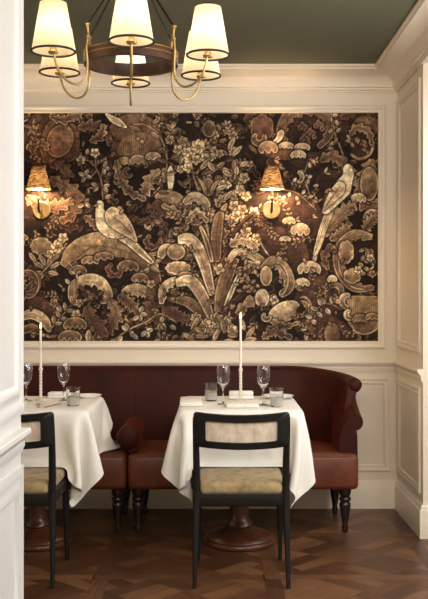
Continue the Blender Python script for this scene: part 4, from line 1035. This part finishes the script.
def wine_glass(loc, label):
    t = thing('wine_glass', label, 'glass', loc, 'wine glasses')
    bm = bmesh.new()
    lathe(bm, [(0,0),(.033,0),(.034,.0015),(.030,.003),(.010,.006),(.0045,.012),(.0035,.03),(.0035,.072),(.006,.082),(.018,.094),(.029,.112),(.0355,.136),(.036,.150),(.033,.175),(.0285,.198),(.0275,.198),(.032,.175),(.0348,.150),(.0342,.136),(.028,.113),(.017,.097),(.004,.090),(0,.0895)], 32)
    link('bowl_and_stem', bm, M_GLASS, t, True, 60); return t
g = wine_glass((.032,4.87,ZS), 'wine glass left of the candle on the right table')
dup(g, (.236,4.83,ZS), 'wine glass right of the candle on the right table')
dup(g, (-.815,5.05,ZS), 'wine glass right of the candle on the left table')
dup(g, (-1.008,5.02,ZS), 'wine glass left of the candle on the left table, cut by the partition')
def tumbler(loc, label):
    t = thing('tumbler', label, 'glass', loc, 'tumblers'); n = 40
    bm = bmesh.new()
    def ring(r, z, flute): return [bm.verts.new((r*(1-(flute if k%2 else 0))*math.cos(2*PI*k/n), r*(1-(flute if k%2 else 0))*math.sin(2*PI*k/n), z)) for k in range(n)]
    R = [ring(.030,0,0),ring(.031,.004,.03),ring(.0335,.05,.035),ring(.0345,.06,0),ring(.0365,.093,0),ring(.0350,.093,0),ring(.0325,.050,0),ring(.0310,.0455,0)]
    for a, b in zip(R, R[1:]):
        for k in range(n): bm.faces.new((a[k], a[(k+1)%n], b[(k+1)%n], b[k]))
    bm.faces.new(R[0][::-1]); bm.faces.new(R[-1]); link('glass_body', bm, M_GLASS, t, True, 30)
    bm = bmesh.new(); lathe(bm, [(0,.006),(.0275,.006),(.0300,.030),(.0305,.044),(0,.044)], 40); link('cut_base', bm, M_FROST, t)['label'] = 'cloudy cut glass lower half'
    return t
g = tumbler((-.032,5.03,ZS), 'cut glass water tumbler at the left edge of the right table')
dup(g, (.298,4.76,ZS), 'cut glass water tumbler at the right front of the right table')
dup(g, (-.727,4.80,ZS), 'cut glass water tumbler on the left table beside the wine glass')
def napkin(loc, w, d, h, layers, label, rz=0):
    o = None; bm = bmesh.new(); th = h/layers
    for k in range(layers):
        s = 1-.03*k; z0 = k*th; v0 = len(bm.verts)
        box(bm, -w/2*s, w/2*s, -d/2*s, d/2*s, z0+.0004, z0+th-.0004, min(th*.42,.008), 3)
    for v in bm.verts: v.co.z += .06*th*math.sin(v.co.x*60+v.co.y*40)*(v.co.z/h)
    for v in bm.verts: v.co.z = max(v.co.z, 0)
    o = link('folded_napkin', bm, M_NAPKIN); o.location = loc; o.rotation_euler = (0,0,rz)
    return tag(o, label, 'napkin', 'folded napkins')
napkin((.130,5.13,ZS), .135,.085,.042,2,'thick folded white napkin behind the candle on the right table')
napkin((.124,4.78,ZS), .165,.16,.016,2,'flat folded white napkin in front of the candle on the right table', .05)
napkin((-.135,4.92,ZS), .115,.30,.018,2,'long folded white napkin at the left edge of the right table', .03)
napkin((-.872,5.20,ZS), .10,.09,.030,2,'small folded white napkin behind the wine glass on the left table')
napkin((-1.03,4.80,ZS), .12,.22,.014,2,'flat folded white napkin beside the partition on the left table', .1)
def plate(loc, r, label):
    bm = bmesh.new(); lathe(bm, [(0,.002),(r*.55,.002),(r*.58,0),(r*.62,.001),(r*.66,.006),(r*.96,.014),(r,.0155),(r,.018),(r*.95,.0175),(r*.66,.009),(r*.6,.0055),(0,.005)], 48)
    o = link('side_plate', bm, M_CHINA); o.location = loc; return tag(o, label, 'plate', 'side plates')
plate((.328,5.14,ZS), .088, 'white side plate at the back right of the right table')
plate((-.700,5.17,ZS), .072, 'white side plate at the back right of the left table')
def cutlery(kind, loc, rz, label):
    bm = bmesh.new()
    def strip(pts):  # (y, half width, z)
        rings = [[bm.verts.new((sx*w, y, z+dz)) for sx, dz in ((-1,0),(1,0),(1,.0022),(-1,.0022))] for y, w, z in pts]
        for a, b in zip(rings, rings[1:]):
            for k in range(4): bm.faces.new((a[k], a[(k+1)%4], b[(k+1)%4], b[k]))
        bm.faces.new(rings[0][::-1]); bm.faces.new(rings[-1])
    if kind == 'knife': strip([(-.10,.007,0),(-.02,.005,.001),(-.01,.007,0),(.05,.009,0),(.09,.007,0),(.105,.001,0)])
    else:
        strip([(-.10,.008,0),(-.06,.005,.001),(.02,.003,.004),(.035,.010,.003),(.05,.012,.001)])
        for x in (-.0095,-.0032,.0032,.0095):
            rings = [[bm.verts.new((x+sx*.0017, y, z+dz)) for sx, dz in ((-1,0),(1,0),(1,.0018),(-1,.0018))] for y, z in ((.048,.001),(.07,0),(.095,.003))]
            for a, b in zip(rings, rings[1:]):
                for k in range(4): bm.faces.new((a[k], a[(k+1)%4], b[(k+1)%4], b[k]))
            bm.faces.new(rings[0][::-1]); bm.faces.new(rings[-1])
    o = link(kind, bm, M_STEEL); o.location = loc; o.rotation_euler = (0,0,rz); return tag(o, label, kind)
cutlery('knife', (-.83,4.80,ZS), -.25, 'steel table knife right of the candle on the left table')
cutlery('fork', (-.90,4.79,ZS), .2, 'steel table fork in front of the candle on the left table')

# ---------------------------------------------------------------------------
# light, camera
# ---------------------------------------------------------------------------
def area(name, loc, target, sx, sy, power, col):
    l = bpy.data.lights.new(name, 'AREA'); l.shape = 'RECTANGLE'; l.size = sx; l.size_y = sy; l.energy = power; l.color = col
    o = bpy.data.objects.new(name, l); C.objects.link(o); o.location = loc; o.rotation_euler = (Vector(target)-Vector(loc)).to_track_quat('-Z','Y').to_euler(); return o
area('window_daylight', (1.57,3.5,1.75), (-1,3.7,.7), 2.2, 1.2, 52, (1,.985,.97))
area('room_fill', (.35,.5,2.55), (.1,5,.7), 2.0, .8, 128, (1,.91,.79))  # added fill light under the ceiling, not a real source in the room
w = bpy.data.worlds.new('daylight'); bpy.context.scene.world = w; w.use_nodes = True
w.node_tree.nodes['Background'].inputs[0].default_value = (.9,.95,1,1); w.node_tree.nodes['Background'].inputs[1].default_value = 1.0

cam = bpy.data.cameras.new('camera'); co = bpy.data.objects.new('camera', cam); C.objects.link(co); sc = bpy.context.scene; sc.camera = co
co.location = (0,0,1.28); co.rotation_euler = (PI/2,0,0)
cam.sensor_fit = 'VERTICAL'; cam.sensor_height = 36; cam.lens = 36*950/599; cam.shift_x = -3/599; cam.shift_y = -1.5/599; cam.clip_start = .05
sc.view_settings.view_transform = 'Standard'; sc.view_settings.look = 'None'; sc.view_settings.exposure = .10; sc.view_settings.gamma = 1
sc.cycles.use_denoising = True; sc.cycles.max_bounces = 10; sc.cycles.transparent_max_bounces = 12; sc.cycles.sample_clamp_indirect = 6
